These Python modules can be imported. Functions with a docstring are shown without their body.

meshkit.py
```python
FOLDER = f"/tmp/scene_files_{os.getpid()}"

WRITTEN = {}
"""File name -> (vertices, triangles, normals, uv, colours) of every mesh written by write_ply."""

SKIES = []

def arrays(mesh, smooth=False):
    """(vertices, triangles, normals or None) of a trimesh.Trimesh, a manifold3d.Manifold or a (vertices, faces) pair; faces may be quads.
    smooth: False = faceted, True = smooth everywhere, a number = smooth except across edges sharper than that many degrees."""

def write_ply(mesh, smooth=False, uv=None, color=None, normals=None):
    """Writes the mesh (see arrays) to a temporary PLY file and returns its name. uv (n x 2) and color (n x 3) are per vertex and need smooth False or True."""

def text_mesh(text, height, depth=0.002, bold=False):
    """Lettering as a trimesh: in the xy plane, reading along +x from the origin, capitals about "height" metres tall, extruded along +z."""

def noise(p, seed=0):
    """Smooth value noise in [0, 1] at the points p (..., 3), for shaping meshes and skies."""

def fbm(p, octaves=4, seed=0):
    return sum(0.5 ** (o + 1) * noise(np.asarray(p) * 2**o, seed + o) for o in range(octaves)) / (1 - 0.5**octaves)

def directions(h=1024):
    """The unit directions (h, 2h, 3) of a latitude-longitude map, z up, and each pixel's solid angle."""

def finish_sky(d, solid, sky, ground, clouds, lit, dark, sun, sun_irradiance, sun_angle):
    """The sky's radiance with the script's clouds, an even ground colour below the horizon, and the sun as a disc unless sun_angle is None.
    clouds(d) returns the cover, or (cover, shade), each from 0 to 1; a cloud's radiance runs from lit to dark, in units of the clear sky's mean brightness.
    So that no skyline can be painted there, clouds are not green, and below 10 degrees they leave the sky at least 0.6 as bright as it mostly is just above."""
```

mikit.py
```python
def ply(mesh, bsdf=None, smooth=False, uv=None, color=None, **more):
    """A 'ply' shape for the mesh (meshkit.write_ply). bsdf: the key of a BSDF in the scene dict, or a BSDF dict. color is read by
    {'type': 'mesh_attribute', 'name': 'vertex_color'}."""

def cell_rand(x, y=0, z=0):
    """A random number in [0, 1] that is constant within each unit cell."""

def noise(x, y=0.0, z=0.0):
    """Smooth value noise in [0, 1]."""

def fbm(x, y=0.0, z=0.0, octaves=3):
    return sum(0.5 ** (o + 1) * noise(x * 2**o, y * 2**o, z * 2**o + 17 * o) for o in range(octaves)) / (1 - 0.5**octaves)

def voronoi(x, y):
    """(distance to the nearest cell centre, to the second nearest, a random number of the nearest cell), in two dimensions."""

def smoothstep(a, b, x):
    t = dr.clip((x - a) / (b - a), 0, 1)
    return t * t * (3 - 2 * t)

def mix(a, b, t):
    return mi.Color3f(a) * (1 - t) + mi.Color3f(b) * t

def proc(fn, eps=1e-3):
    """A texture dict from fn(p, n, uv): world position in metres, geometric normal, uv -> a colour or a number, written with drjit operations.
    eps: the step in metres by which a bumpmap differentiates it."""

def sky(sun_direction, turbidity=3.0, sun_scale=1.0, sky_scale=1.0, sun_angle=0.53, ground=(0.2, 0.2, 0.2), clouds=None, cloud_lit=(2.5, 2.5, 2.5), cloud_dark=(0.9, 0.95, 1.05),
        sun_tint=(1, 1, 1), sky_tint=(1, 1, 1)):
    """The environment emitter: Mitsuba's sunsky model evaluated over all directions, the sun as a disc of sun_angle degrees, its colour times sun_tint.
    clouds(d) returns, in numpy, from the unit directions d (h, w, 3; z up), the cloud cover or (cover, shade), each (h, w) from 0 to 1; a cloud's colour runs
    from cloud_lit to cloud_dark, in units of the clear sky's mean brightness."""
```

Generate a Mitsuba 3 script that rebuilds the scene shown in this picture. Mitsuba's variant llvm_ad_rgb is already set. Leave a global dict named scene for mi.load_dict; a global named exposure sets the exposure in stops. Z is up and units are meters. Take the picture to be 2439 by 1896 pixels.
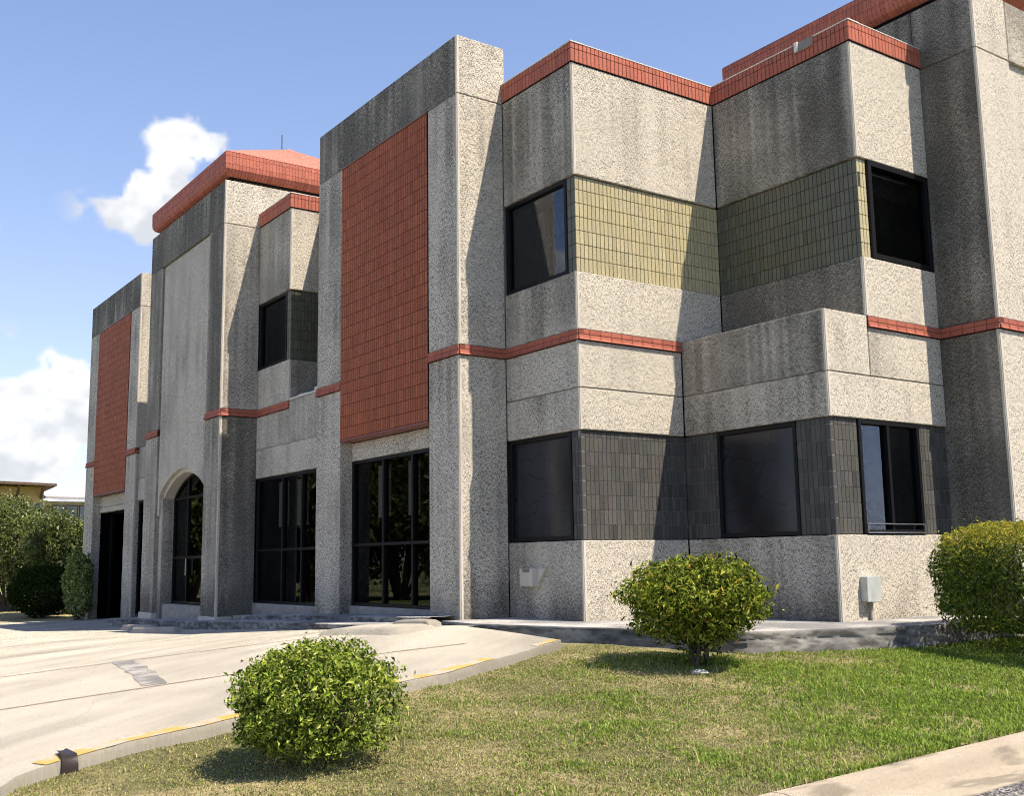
import math
import numpy as np
import trimesh
import shapely.geometry as sg
import drjit as dr
import mitsuba as mi
import mikit
import meshkit
from mikit import noise, fbm, smoothstep, mix, proc, cell_rand, voronoi
from scipy.interpolate import RBFInterpolator

T = mi.ScalarTransform4f
scene, labels = {}, {}

# ------------------------------------------------------------------ camera, sky, exposure
EYE = np.array([13.424, -8.493, 0.828])
FWD = np.array([-0.80853, 0.56924, 0.14916])
UP = np.array([0.13105, -0.07292, 0.98869])
scene['camera'] = {'type': 'perspective', 'fov': math.degrees(2 * math.atan(1219.5 / 2575.0)), 'fov_axis': 'x',
                   'near_clip': 0.1, 'far_clip': 5000.0,
                   'to_world': T().look_at(origin=EYE.tolist(), target=(EYE + FWD).tolist(), up=UP.tolist())}
exposure = 2.55
SUN = (1.0, 0.39, 1.70)
rng0 = np.random.default_rng(11)
# cumulus heaps: azimuth, elevation, half width, half height, strength
HEAPS = [(2.8790, .305, .024, .022, .95), (2.8586, .325, .034, .030, 1.0), (2.8267, .366, .026, .022, 1.0), (2.8100, .330, .028, .020, .8), (2.8500, .352, .022, .018, .8),
         (2.966, .135, .050, .034, 1.1), (2.925, .146, .036, .028, 1.1), (2.961, .085, .060, .040, 1.1), (2.922, .105, .034, .032, 1.0), (2.945, .050, .070, .020, .8), (2.902, .150, .022, .022, .9)]
for _k in range(46):      # the same kind of fair-weather cumulus round the rest of the sky
    _a = 3.12 + _k * (2 * math.pi - 1.3) / 46 + rng0.uniform(-.05, .05)
    _e = rng0.uniform(.06, .42)
    for _j in range(4):
        HEAPS.append((_a + rng0.uniform(-.05, .05), _e + rng0.uniform(-.025, .025), rng0.uniform(.02, .05), rng0.uniform(.016, .03), rng0.uniform(.8, 1.1)))


def clouds(d):
    az = np.arctan2(d[..., 1], d[..., 0])
    el = np.arcsin(np.clip(d[..., 2], -1, 1))
    f = np.zeros(az.shape)
    up = np.zeros(az.shape)
    for a, e, rx, ry, s in HEAPS:
        da = (az - a + np.pi) % (2 * np.pi) - np.pi
        q = (da * np.cos(e) / rx) ** 2 + ((el - e) / ry) ** 2
        g = s * np.exp(-q * .9)
        f = np.maximum(f, g) + .25 * np.minimum(f, g)
        up += g * (el - e) / ry
    low = (el < .75)
    n = np.zeros(az.shape)
    n[low] = meshkit.fbm(d[low] * 30.0, octaves=7, seed=3)
    n2 = np.zeros(az.shape)
    n2[low] = meshkit.fbm(d[low] * 60.0 + 7.0, octaves=4, seed=9)
    v = f + (n - .5) * 1.9 + (n2 - .5) * 1.1
    c = np.clip((v - .47) / .26, 0, 1)
    c = c * c * (3 - 2 * c) * np.clip(f / .12, 0, 1)
    shade = np.clip(.36 - .55 * up / np.maximum(f, .3) + (n2 - .5) * 2.8 + (n - .5) * 1.0, 0, 1)
    return c * .97, shade * .66


scene['sky'] = mikit.sky(SUN, turbidity=2.0, clouds=clouds, cloud_lit=(2.0, 2.0, 2.0), cloud_dark=(1.05, 1.14, 1.28), ground=(.28, .26, .22), sky_scale=.90, sky_tint=(1.43, 1.14, 1.09), sun_tint=(.97, 1.0, 1.07))


# ------------------------------------------------------------------ materials
def M(key, d):
    scene[key] = d
    return key


def princ(key, col, rough=.7, **k):
    c = {'type': 'rgb', 'value': list(col)} if isinstance(col, (tuple, list)) else (proc(col) if callable(col) else col)
    return M(key, {'type': 'twosided', 'b': {'type': 'principled', 'base_color': c, 'roughness': rough, **k}})


VCOL = {'type': 'mesh_attribute', 'name': 'vertex_color'}


def f_concrete(p, n, uv):
    # exposed aggregate: pebbles in a sandy matrix, rain streaks; uv = (how stained the panel is, with shade painted in on shaded walls, a number of its own)
    a = noise(p.x * 74, p.y * 74, p.z * 74)
    b = noise(p.x * 150 + 3, p.y * 150, p.z * 150)
    c3 = noise(p.x * 33 + 8, p.y * 33, p.z * 33)
    v = .44 * a + .40 * b + .16 * c3
    sd = uv.y * 37
    s = fbm(p.x * 2.6 + sd, p.y * 2.6 + sd, p.z * .17, 3)
    s2 = noise(p.x * 13 + sd, p.y * 13, p.z * .55)
    blot = fbm(p.x * 1.3 + 9, p.y * 1.3 + sd, p.z * 1.1, 3)
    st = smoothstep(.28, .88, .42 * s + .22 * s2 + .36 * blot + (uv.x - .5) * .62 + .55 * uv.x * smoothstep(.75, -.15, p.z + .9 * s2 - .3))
    agg = smoothstep(.27, .62, v - .10 * st)
    base = mix((.130, .121, .102), (.575, .54, .462), agg)
    warm = noise(p.x * 90, p.y * 90 + 5, p.z * 90)
    base = base * mix((1.03, 1.0, .95), (.97, 1.0, 1.03), warm)
    pale = smoothstep(.62, .78, fbm(p.x * 5 + 31 + sd, p.y * 5, p.z * .12, 2))
    base = mix(base, mi.Color3f(.53, .50, .44), pale * .25)
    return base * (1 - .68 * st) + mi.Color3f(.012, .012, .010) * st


def f_slab(p, n, uv):
    # trowelled paving, streaked by wheels and rain along its length
    u = p.x * .56 - p.y * .83
    w = p.x * .83 + p.y * .56
    s = fbm(u * .35, w * 3.2, 2.0, 4)
    t = fbm(p.x * 1.1, p.y * 1.1, 5.0, 3)
    g = noise(p.x * 70, p.y * 70, 1.0)
    c = mix((.205, .195, .165), (.295, .279, .234), smoothstep(.25, .75, .6 * s + .4 * t))
    dark = smoothstep(.60, .80, fbm(u * .25 + 40, w * 1.7, 9.0, 4))
    c = c * (1 - .16 * dark) * (.92 + .16 * g)
    f1, f2, r = voronoi(p.x * .16 + .25 * fbm(p.x, p.y, 3.0, 3) + 4, p.y * .16 + .25 * fbm(p.x, p.y, 8.0, 3))
    crack = 1 - smoothstep(.0, .0022, f2 - f1)
    return c * (1 - .25 * crack)


def f_walk(p, n, uv):
    s = fbm(p.x * 1.6, p.y * 1.6, p.z * 2.0, 4)
    g = noise(p.x * 60, p.y * 60, p.z * 60)
    c = mix((.13, .132, .132), (.27, .265, .25), smoothstep(.3, .7, s))
    side = smoothstep(.3, .7, fbm(p.x * 7, p.y * 7, p.z * 16, 4))
    k = 1 - dr.minimum(dr.abs(n.z) * 1.4, 1.0)
    return mix(c, c * mix((.30, .30, .30), (1.1, 1.1, 1.1), side), k) * (.88 + .24 * g)


def f_kerb(p, n, uv):
    s = fbm(p.x * 2.5, p.y * 1.2, p.z * 4, 4)
    d = smoothstep(.52, .72, fbm(p.x * 9 + 3, p.y * 2.2, p.z * 9, 4))
    g = noise(p.x * 80, p.y * 80, p.z * 80)
    c = mix((.22, .19, .145), (.345, .305, .24), s)
    return c * (1 - .38 * d) * (.9 + .2 * g)


def f_asphalt(p, n, uv):
    g = noise(p.x * 75, p.y * 75, 1.0)
    b = fbm(p.x * .8, p.y * .8, 1.0, 3)
    return mix((.035, .035, .036), (.26, .25, .24), smoothstep(.35, .9, g)) * (.75 + .5 * b)


def f_soil(p, n, uv):
    b = fbm(p.x * 1.2, p.y * 1.2, 1.0, 4)
    g = fbm(p.x * 24, p.y * 24, 3.0, 2)
    c = mix((.075, .075, .028), (.19, .16, .085), smoothstep(.35, .65, b))
    return c * (.55 + .9 * g)


def f_farground(p, n, uv):
    b = fbm(p.x * .15, p.y * .15, 1.0, 4)
    g = fbm(p.x * 6, p.y * 6, 3.0, 2)
    return mix((.07, .10, .025), (.20, .17, .09), smoothstep(.4, .7, b)) * (.6 + .8 * g)


def f_yellow(p, n, uv):
    w = smoothstep(.44, .62, fbm(p.x * 6, p.y * 6, 2.0, 4) + .10 * noise(p.x * 40, p.y * 40, 1.0))
    return mix((.37, .235, .07), (.29, .27, .22), w * .92)


def f_rooftile(p, n, uv):
    k = noise(p.x * 9, p.y * 9, p.z * 22)
    b = fbm(p.x * 1.5, p.y * 1.5, p.z * 1.5, 3)
    return mix((.36, .13, .09), (.50, .20, .14), .5 * k + .5 * b)


def f_film(p, n, uv):
    # sun-baked window film, split by long curved cracks
    q = p.x + p.y
    wob = fbm(q * 1.5, p.z * 1.5, 4.0, 3)
    f1, f2, r = voronoi(q * 2.1 + wob * 1.3 + p.z * .8, p.z * 3.3 + wob * 1.1 - q * 1.3)
    crack = 1 - smoothstep(.008, .030, f2 - f1)
    haze = smoothstep(.25, .75, fbm(q * 1.3 + 5, p.z * .9, 1.0, 3))
    c = mix((.005, .006, .010), (.026, .029, .037), haze)
    return c * (1 - .85 * crack)


def f_bark(p, n, uv):
    b = fbm(p.x * 22, p.y * 22, p.z * 5, 3)
    return mix((.035, .028, .022), (.12, .098, .075), b)


princ('mat_concrete', f_concrete, .9, specular=.25)
princ('mat_sealant', (.22, .21, .19), .9)
princ('mat_margin', lambda p, n, uv: mix((.36, .34, .29), (.56, .53, .46), fbm(p.x * 5, p.y * 5, p.z * 1.2, 3)), .85)
princ('mat_core', (.16, .15, .135), .95)
princ('mat_tile', VCOL, .38, specular=.4)
princ('mat_tile_dull', VCOL, .6, specular=.12)
princ('mat_mortar_red', (.022, .009, .007), .95)
princ('mat_mortar_green', (.035, .034, .022), .95)
princ('mat_mortar_black', (.20, .195, .185), .95)
princ('mat_paint', VCOL, .55)
princ('mat_frame', (.008, .008, .009), .45, metallic=.0, specular=.15)
princ('mat_alu', (.34, .35, .36), .35, metallic=.85)
princ('mat_interior', (.004, .004, .0045), .95, specular=.0)
princ('mat_blind', (.50, .47, .36), .8)
princ('mat_metal_grey', lambda p, n, uv: mix((.34, .37, .36), (.52, .56, .55), fbm(p.x * 9, p.y * 9, p.z * 6, 3)), .45, metallic=.15)
princ('mat_coping', lambda p, n, uv: mix((.50, .47, .42), (.72, .69, .64), fbm(p.x * 4, p.y * 4, p.z * 4, 3)), .6)
princ('mat_slab', f_slab, .85, specular=.3)
princ('mat_walk', f_walk, .85, specular=.3)
princ('mat_kerb', f_kerb, .85, specular=.3)
princ('mat_asphalt', f_asphalt, .85, specular=.3)
princ('mat_soil', f_soil, .95)
princ('mat_ground', f_farground, .95)
princ('mat_yellow', f_yellow, .75)
princ('mat_rooftile', f_rooftile, .6)
princ('mat_bark', f_bark, .9)
princ('mat_darkmetal', (.020, .015, .012), .45)
princ('mat_patch', lambda p, n, uv: mix((.11, .11, .108), (.23, .225, .21), smoothstep(.3, .7, fbm(p.x * 5, p.y * 5, 1.0, 4))) * (.85 + .3 * noise(p.x * 60, p.y * 60, 2.0)), .85)
princ('mat_joint', (.165, .13, .095), .9)
princ('mat_wheelstop', lambda p, n, uv: mix((.16, .155, .145), (.34, .325, .29), fbm(p.x * 6, p.y * 6, p.z * 9, 4)), .9)
M('mat_film', {'type': 'twosided', 'b': {'type': 'principled', 'base_color': proc(f_film), 'roughness': .2, 'specular': .38}})
M('mat_glass', {'type': 'thindielectric', 'int_ior': 1.55, 'specular_transmittance': {'type': 'rgb', 'value': [.40, .41, .42]}, 'specular_reflectance': {'type': 'rgb', 'value': [.26, .28, .30]}})
M('mat_mirror_glass', {'type': 'thindielectric', 'int_ior': 1.6, 'specular_transmittance': {'type': 'rgb', 'value': [.30, .31, .33]}, 'specular_reflectance': {'type': 'rgb', 'value': [.58, .63, .72]}})
M('mat_leaf', {'type': 'principledthin', 'base_color': VCOL, 'roughness': .42, 'diff_trans': .55, 'spec_trans': 0.0, 'eta': 1.45})
M('mat_grass', {'type': 'principledthin', 'base_color': VCOL, 'roughness': .6, 'diff_trans': .6, 'spec_trans': 0.0, 'eta': 1.35})


# ------------------------------------------------------------------ helpers
def num(key):
    if key not in scene:
        return key
    i = 1
    while f'{key}_{i:03d}' in scene:
        i += 1
    return f'{key}_{i:03d}'


USED = {}


def nkey(key):
    i = USED.get(key, -1) + 1
    USED[key] = i
    return key if i == 0 else f'{key}_{i:03d}'


def part(holder, name, mesh, mat, label=None, kind=None, smooth=False, uv=None, color=None, place=None):
    k = nkey(f'{holder}__{name}' if holder else name)
    scene[k] = mikit.ply(mesh, mat, smooth=smooth, uv=uv, color=color)
    if place is not None:
        scene[k]['to_world'] = place
    d = {}
    if label:
        d['label'] = label
    if kind:
        d['kind'] = kind
    if d:
        labels[k] = d
    return k


def tag(k, label, cat=None, group=None, kind=None):
    labels[k] = {'label': label}
    if cat:
        labels[k]['category'] = cat
    if group:
        labels[k]['group'] = group
    if kind:
        labels[k]['kind'] = kind


class MB:
    def __init__(self):
        self.v, self.f, self.c, self.n = [], [], [], 0

    def add(self, vf, color=None):
        v, f = np.asarray(vf[0], float), np.asarray(vf[1], int)
        if f.shape[1] == 4:
            f = np.vstack([f[:, [0, 1, 2]], f[:, [0, 2, 3]]])
        self.v.append(v)
        self.f.append(f + self.n)
        self.n += len(v)
        if color is not None:
            self.c.append(np.tile(np.asarray(color, float), (len(v), 1)) if np.ndim(color) == 1 else color)
        return self

    def mesh(self):
        return np.vstack(self.v), np.vstack(self.f)

    def col(self):
        return np.vstack(self.c)


def box(x0, x1, y0, y1, z0, z1):
    v = np.array([[x, y, z] for x in (x0, x1) for y in (y0, y1) for z in (z0, z1)], float)
    f = np.array([[0, 1, 3, 2], [4, 6, 7, 5], [0, 4, 5, 1], [2, 3, 7, 6], [0, 2, 6, 4], [1, 5, 7, 3]])
    return v, f


# a wall plane: 'A' faces -y at y = c (u = x); 'B' faces +x at x = c (u = y)
def W(F, u, z, d):
    u, z, d = np.broadcast_arrays(np.asarray(u, float), np.asarray(z, float), np.asarray(d, float))
    k, c = F
    return np.stack([u, c - d, z], -1) if k == 'A' else np.stack([c + d, u, z], -1)


def fbox(F, u0, u1, z0, z1, d0, d1, ch=0.0):
    """Chamfered box on a wall plane: from depth d0 (inside) to d1 (outside)."""
    ch = min(ch, .45 * (u1 - u0), .45 * (z1 - z0), .9 * (d1 - d0))
    if ch <= 0:
        v = W(F, [u0, u1, u1, u0] * 2, [z0, z0, z1, z1] * 2, [d0] * 4 + [d1] * 4)
        q = [[4, 5, 6, 7], [3, 2, 1, 0]] + [[i, (i + 1) % 4, (i + 1) % 4 + 4, i + 4] for i in range(4)]
        return v, np.array(q)
    v = W(F, [u0, u1, u1, u0] * 2 + [u0 + ch, u1 - ch, u1 - ch, u0 + ch], [z0, z0, z1, z1] * 2 + [z0 + ch, z0 + ch, z1 - ch, z1 - ch], [d0] * 4 + [d1 - ch] * 4 + [d1] * 4)
    q = [[8, 9, 10, 11], [3, 2, 1, 0]]
    for b in (0, 4):
        q += [[b + i, b + (i + 1) % 4, b + (i + 1) % 4 + 4, b + i + 4] for i in range(4)]
    return v, np.array(q)


OB = 'office_building'
SEAL = MB()
PN = [0]
PANELS = []
rp = np.random.default_rng(5)


def panel(F, u0, u1, z0, z1, stain_shade=.5, d=0.0, t=.15, g=.008, gl=None, gr=None, gt=None, gb=None, name='concrete_panel'):
    """One precast panel with open joints round it and the sealant set back behind them."""
    gl, gr, gt, gb = (g if x is None else x for x in (gl, gr, gt, gb))
    vf = fbox(F, u0 + gl, u1 - gr, z0 + gb, z1 - gt, d - t, d, .008)
    m = MB().add(vf).mesh()
    PN[0] += 1
    uv = np.tile([[stain_shade + rp.uniform(-.05, .05), rp.uniform()]], (len(m[0]), 1))
    part(OB, name, m, 'mat_concrete', uv=uv)
    PANELS.append((F, u0, u1, z0, z1, d, t, gl, gr, gb, gt))


def corner(xa, ya, z0, z1, za=0):
    """Smooth cement margins and the quirk joint at an outside corner of an A and a B wall."""
    m = MB()
    m.add(fbox(('A', ya), xa - .046, xa - .010, z0 + .008, z1 - .008, -.03, .0015, .002))
    m.add(fbox(('B', xa), ya + .010, ya + .046, z0 + .008, z1 - .008, -.03, .0015, .002))
    part(OB, 'corner_margin', m.mesh(), 'mat_margin')


TC = {'red': ((.385, .128, .088), .06), 'red_panel': ((.315, .100, .052), .075), 'green': ((.380, .340, .205), .05), 'green_shaded': ((.088, .091, .064), .08), 'black': ((.075, .075, .070), .13)}  # the darker green is the same tile with wall shade painted in
rt = np.random.default_rng(8)


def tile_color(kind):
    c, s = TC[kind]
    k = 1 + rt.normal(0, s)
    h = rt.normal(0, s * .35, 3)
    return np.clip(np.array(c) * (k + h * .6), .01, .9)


TM = {'red': 'mat_tile_dull', 'red_panel': 'mat_tile_dull', 'green': 'mat_tile', 'green_shaded': 'mat_tile', 'black': 'mat_tile_dull'}


def tiles(holder, kind, F, u0, u1, z0, z1, tw=.0765, th=.204, d=-.04, gap=.010, proud=.010, limit=300, near='high', rows=None, first=False, mortar=True, mcol=None, ch=.0025):
    """A field of tiles on a mortar bed. The tiles that show largest are parts, any past the limit one joined part."""
    gap = .0065 if kind == 'black' else gap
    nu = max(1, round((u1 - u0) / tw))
    tw = (u1 - u0) / nu
    if rows is None:
        nz = max(1, round((z1 - z0) / th))
        rows = [z0 + (z1 - z0) * i / nz for i in range(nz + 1)]
    if mortar:
        hk = part(OB, holder, MB().add(fbox(F, u0 + .001, u1 - .001, rows[0] + .001, rows[-1] - .001, d - .06, d - proud)).mesh(), mcol or f'mat_mortar_{kind.split("_")[0]}')
    else:
        hk = f'{OB}__{holder}'
    todo = []
    for r in range(len(rows) - 1):
        for i in range(nu):
            todo.append((i if near == 'low' else nu - 1 - i, r, u0 + i * tw, rows[r], rows[r + 1]))
    todo.sort(key=lambda x: (x[0], x[1]))
    rest = MB()
    for j, (_, r, u, za, zb) in enumerate(todo):
        dd = d + rt.normal(0, .0006)
        vf = fbox(F, u + gap / 2, u + tw - gap / 2, za + min(gap, .009) / 2, zb - min(gap, .009) / 2, d - .012, dd, ch)
        c = tile_color(kind)
        if kind != 'black':      # firing and fading differ slowly over the field
            c = c * (.86 + .28 * float(meshkit.fbm(np.array([u * .8, za * .45, 3.3]), 3, 7)))
        if j < limit:
            m = MB().add(vf, c)
            part(hk, 'tile', m.mesh(), TM[kind], color=m.col())
        else:
            rest.add(vf, c)
    if rest.n:
        part(hk, 'tile_field', rest.mesh(), TM[kind], color=rest.col(), kind='stuff')
    return hk


def fascia(F, u0, u1, z0=8.05, z1=8.36, limit=300, near='high', e0=0, e1=0):
    tiles('parapet_tile_band', 'red', F, u0 + e0, u1 + e1, z0, z1, d=.022, rows=[z0, z0 + .202, z1 - .012], limit=limit, near=near)
    part(OB, 'parapet_coping', MB().add(fbox(F, u0 + e0 - .01, u1 + e1 + .01, z1 - .011, z1 + .006, -.22, .028, .004)).mesh(), 'mat_coping')


def band(F, u0, u1, limit=300):
    """Red string course: two courses of long tiles, the lower one curving out."""
    hk = part(OB, 'string_course', MB().add(fbox(F, u0, u1, 3.902, 4.050, -.10, .006)).mesh(), 'mat_mortar_red')
    n = max(1, round((u1 - u0) / .203))
    w = (u1 - u0) / n
    for i in range(n):
        a, b = u0 + i * w + .003, u0 + (i + 1) * w - .003
        c = tile_color('red') * .85
        m = MB().add(fbox(F, a, b, 3.982, 4.049, -.01, .020, .004), c)
        part(hk, 'tile', m.mesh(), 'mat_tile_dull', color=m.col())
        v = W(F, [a, b] * 4, [3.976, 3.976, 3.930, 3.930, 3.903, 3.903, 3.903, 3.903], [.020, .020, .024, .024, .042, .042, -.01, -.01])
        q = [[0, 2, 3, 1], [2, 4, 5, 3], [4, 6, 7, 5], [6, 0, 1, 7], [0, 6, 4, 2], [1, 3, 5, 7]]
        m = MB().add((v, np.array(q)), tile_color('red') * .85)
        part(hk, 'tile', m.mesh(), 'mat_tile_dull', color=m.col())


def window(F, u0, u1, z0, z1, d=-.05, fw=.055, mull=(), trans=(), glass='mat_glass', deep=.55, blinds=(), name='window', label=None, fd=.035):
    """Frame members, panes, and the dark room behind."""
    fr = MB()
    for a, b in ((u0, u0 + fw), (u1 - fw, u1)):
        fr.add(fbox(F, a, b, z0, z1, d - .09, d + fd, .004))
    for a, b in ((z0, z0 + fw), (z1 - fw, z1)):
        fr.add(fbox(F, u0 + fw, u1 - fw, a, b, d - .089, d + fd - .002, .004))
    us = [u0 + fw] + [x for m in mull for x in (m - .028, m + .028)] + [u1 - fw]
    zs = [z0 + fw] + [x for t in trans for x in (t - .026, t + .026)] + [z1 - fw]
    for m in mull:
        fr.add(fbox(F, m - .028, m + .028, z0 + fw, z1 - fw, d - .085, d + fd - .004, .004))
    for t in trans:
        for i in range(0, len(us), 2):
            fr.add(fbox(F, us[i], us[i + 1], t - .026, t + .026, d - .084, d + fd - .006, .004))
    wk = nkey(f'{OB}__{name}')
    scene[wk] = mikit.ply(fr.mesh(), 'mat_frame')
    if label:
        labels[wk] = {'label': label}
    for i in range(0, len(us), 2):
        for j in range(0, len(zs), 2):
            m = (W(F, [us[i], us[i + 1], us[i + 1], us[i]], [zs[j], zs[j], zs[j + 1], zs[j + 1]], [d - .02] * 4), np.array([[0, 1, 2, 3]]))
            part(wk, 'pane', MB().add(m).mesh(), glass)
    if glass != 'mat_film':
        for (a, b, c, e) in blinds:
            part(wk, 'blind', MB().add(fbox(F, a, b, c, e, d - .16, d - .14)).mesh(), 'mat_blind')
        r = MB()
        r.add(fbox(F, u0 + .002, u1 - .002, z0 + .002, z1 - .002, d - deep - .05, d - deep))
        for a, b in ((u0 - .04, u0 + .004), (u1 - .004, u1 + .04)):
            r.add(fbox(F, a, b, z0 - .04, z1 + .04, d - deep - .04, d - .088))
        for a, b in ((z0 - .04, z0 + .004), (z1 - .004, z1 + .04)):
            r.add(fbox(F, u0 + .004, u1 - .004, a, b, d - deep - .04, d - .087))
        part(wk, 'room_lining', r.mesh(), 'mat_interior')
    return wk


# ------------------------------------------------------------------ terrain heights
ED = np.array([(-.57, 3.1), (-1.46, 3.6), (-2.95, 4.35), (-5.07, 4.72), (-6.19, 5.05), (-6.9, 5.42), (-7.35, 6.1), (-7.75, 7.4), (-8.05, 8.75), (-60, 8.75)])   # lot edge: y, x


def lot_edge(y):
    return np.interp(-np.asarray(y, float), -ED[:, 0], ED[:, 1])


_dp = np.array([(.9, -.6, -.03), (0, -.5, -.06), (3.1, -.57, -.10), (3.6, -1.46, -.15), (4.4, -2.95, -.235), (4.72, -5.07, -.39), (5.05, -6.19, -.46), (5.42, -6.9, -.52), (6.1, -7.35, -.60), (8.75, -8.2, -.77), (8.75, -30, -.78),
                (-2.5, -1.3, -.20), (-8.2, -.9, -.42), (-9, -1.6, -.46), (-13, -1.2, -.56), (-16.5, -1, -.63), (-21.5, -2.3, -.70), (-21.7, .5, -.70), (0, -6, -.36), (-5, -3, -.36), (-10, -10, -.75), (-22, -12, -1.0), (0, -14, -.85), (-22, -30, -1.3), (0, -30, -1.0), (-5, -.5, -.28), (-5, .5, -.28), (1, .5, -.03)])
_drv = RBFInterpolator(_dp[:, :2], _dp[:, 2], kernel='thin_plate_spline', smoothing=.002)


def lot_z(x, y):
    x, y = np.broadcast_arrays(np.asarray(x, float), np.asarray(y, float))
    return _drv(np.stack([x.ravel(), y.ravel()], 1)).reshape(x.shape)


def kerb_x(y):
    return 8.30 - .085 * np.asarray(y, float)


_lp = np.array([(4.9, .45, -.255), (5.25, 3.2, -.235), (5.9, 6, -.18), (2.5, -.1, -.20), (1.2, -.3, -.14), (3.15, -.5, -.21), (3.75, -1.46, -.25), (4.5, -2.95, -.34), (4.85, -5.07, -.49), (5.2, -6.19, -.56), (5.55, -6.9, -.61), (6.1, -7.3, -.65), (8.3, -7.9, -.68),
                (8.6, -4, -.63), (8.45, -2, -.625), (8.3, 0, -.62), (8.0, 3, -.60), (7.6, 8, -.55), (7.5, 13, -.5), (6.6, -3.5, -.50), (6.6, 0, -.40), (6.4, 3.5, -.33), (6.3, -1.5, -.43), (5.8, 10, -.2)])
_lawn = RBFInterpolator(_lp[:, :2], _lp[:, 2], kernel='thin_plate_spline', smoothing=.001)


def lawn_z(x, y):
    x, y = np.broadcast_arrays(np.asarray(x, float), np.asarray(y, float))
    b = _lawn(np.stack([x.ravel(), y.ravel()], 1)).reshape(x.shape)
    q = np.stack([x * 2.2, y * 2.2, 0 * x], -1)
    return b + .035 * (meshkit.fbm(q, 3, 4) - .5)


def grid_mesh(P):
    """P: (n, m, 3) -> vertices, quads"""
    n, m = P.shape[:2]
    i, j = np.meshgrid(np.arange(n - 1), np.arange(m - 1), indexing='ij')
    q = np.stack([i * m + j, (i + 1) * m + j, (i + 1) * m + j + 1, i * m + j + 1], -1).reshape(-1, 4)
    return P.reshape(-1, 3), q


# ------------------------------------------------------------------ the building: precast concrete
def A(y):
    return ('A', y)


def B(x):
    return ('B', x)


H1, S1, H2, S2, TOP, JT, FT = 2.62, 1.10, 6.33, 4.90, 9.0, 8.035, 8.36
X1L, XS, XP2, XP2L, X3, X3L = -4.96, -6.50, -8.15, -13.28, -16.54, -21.82


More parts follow.
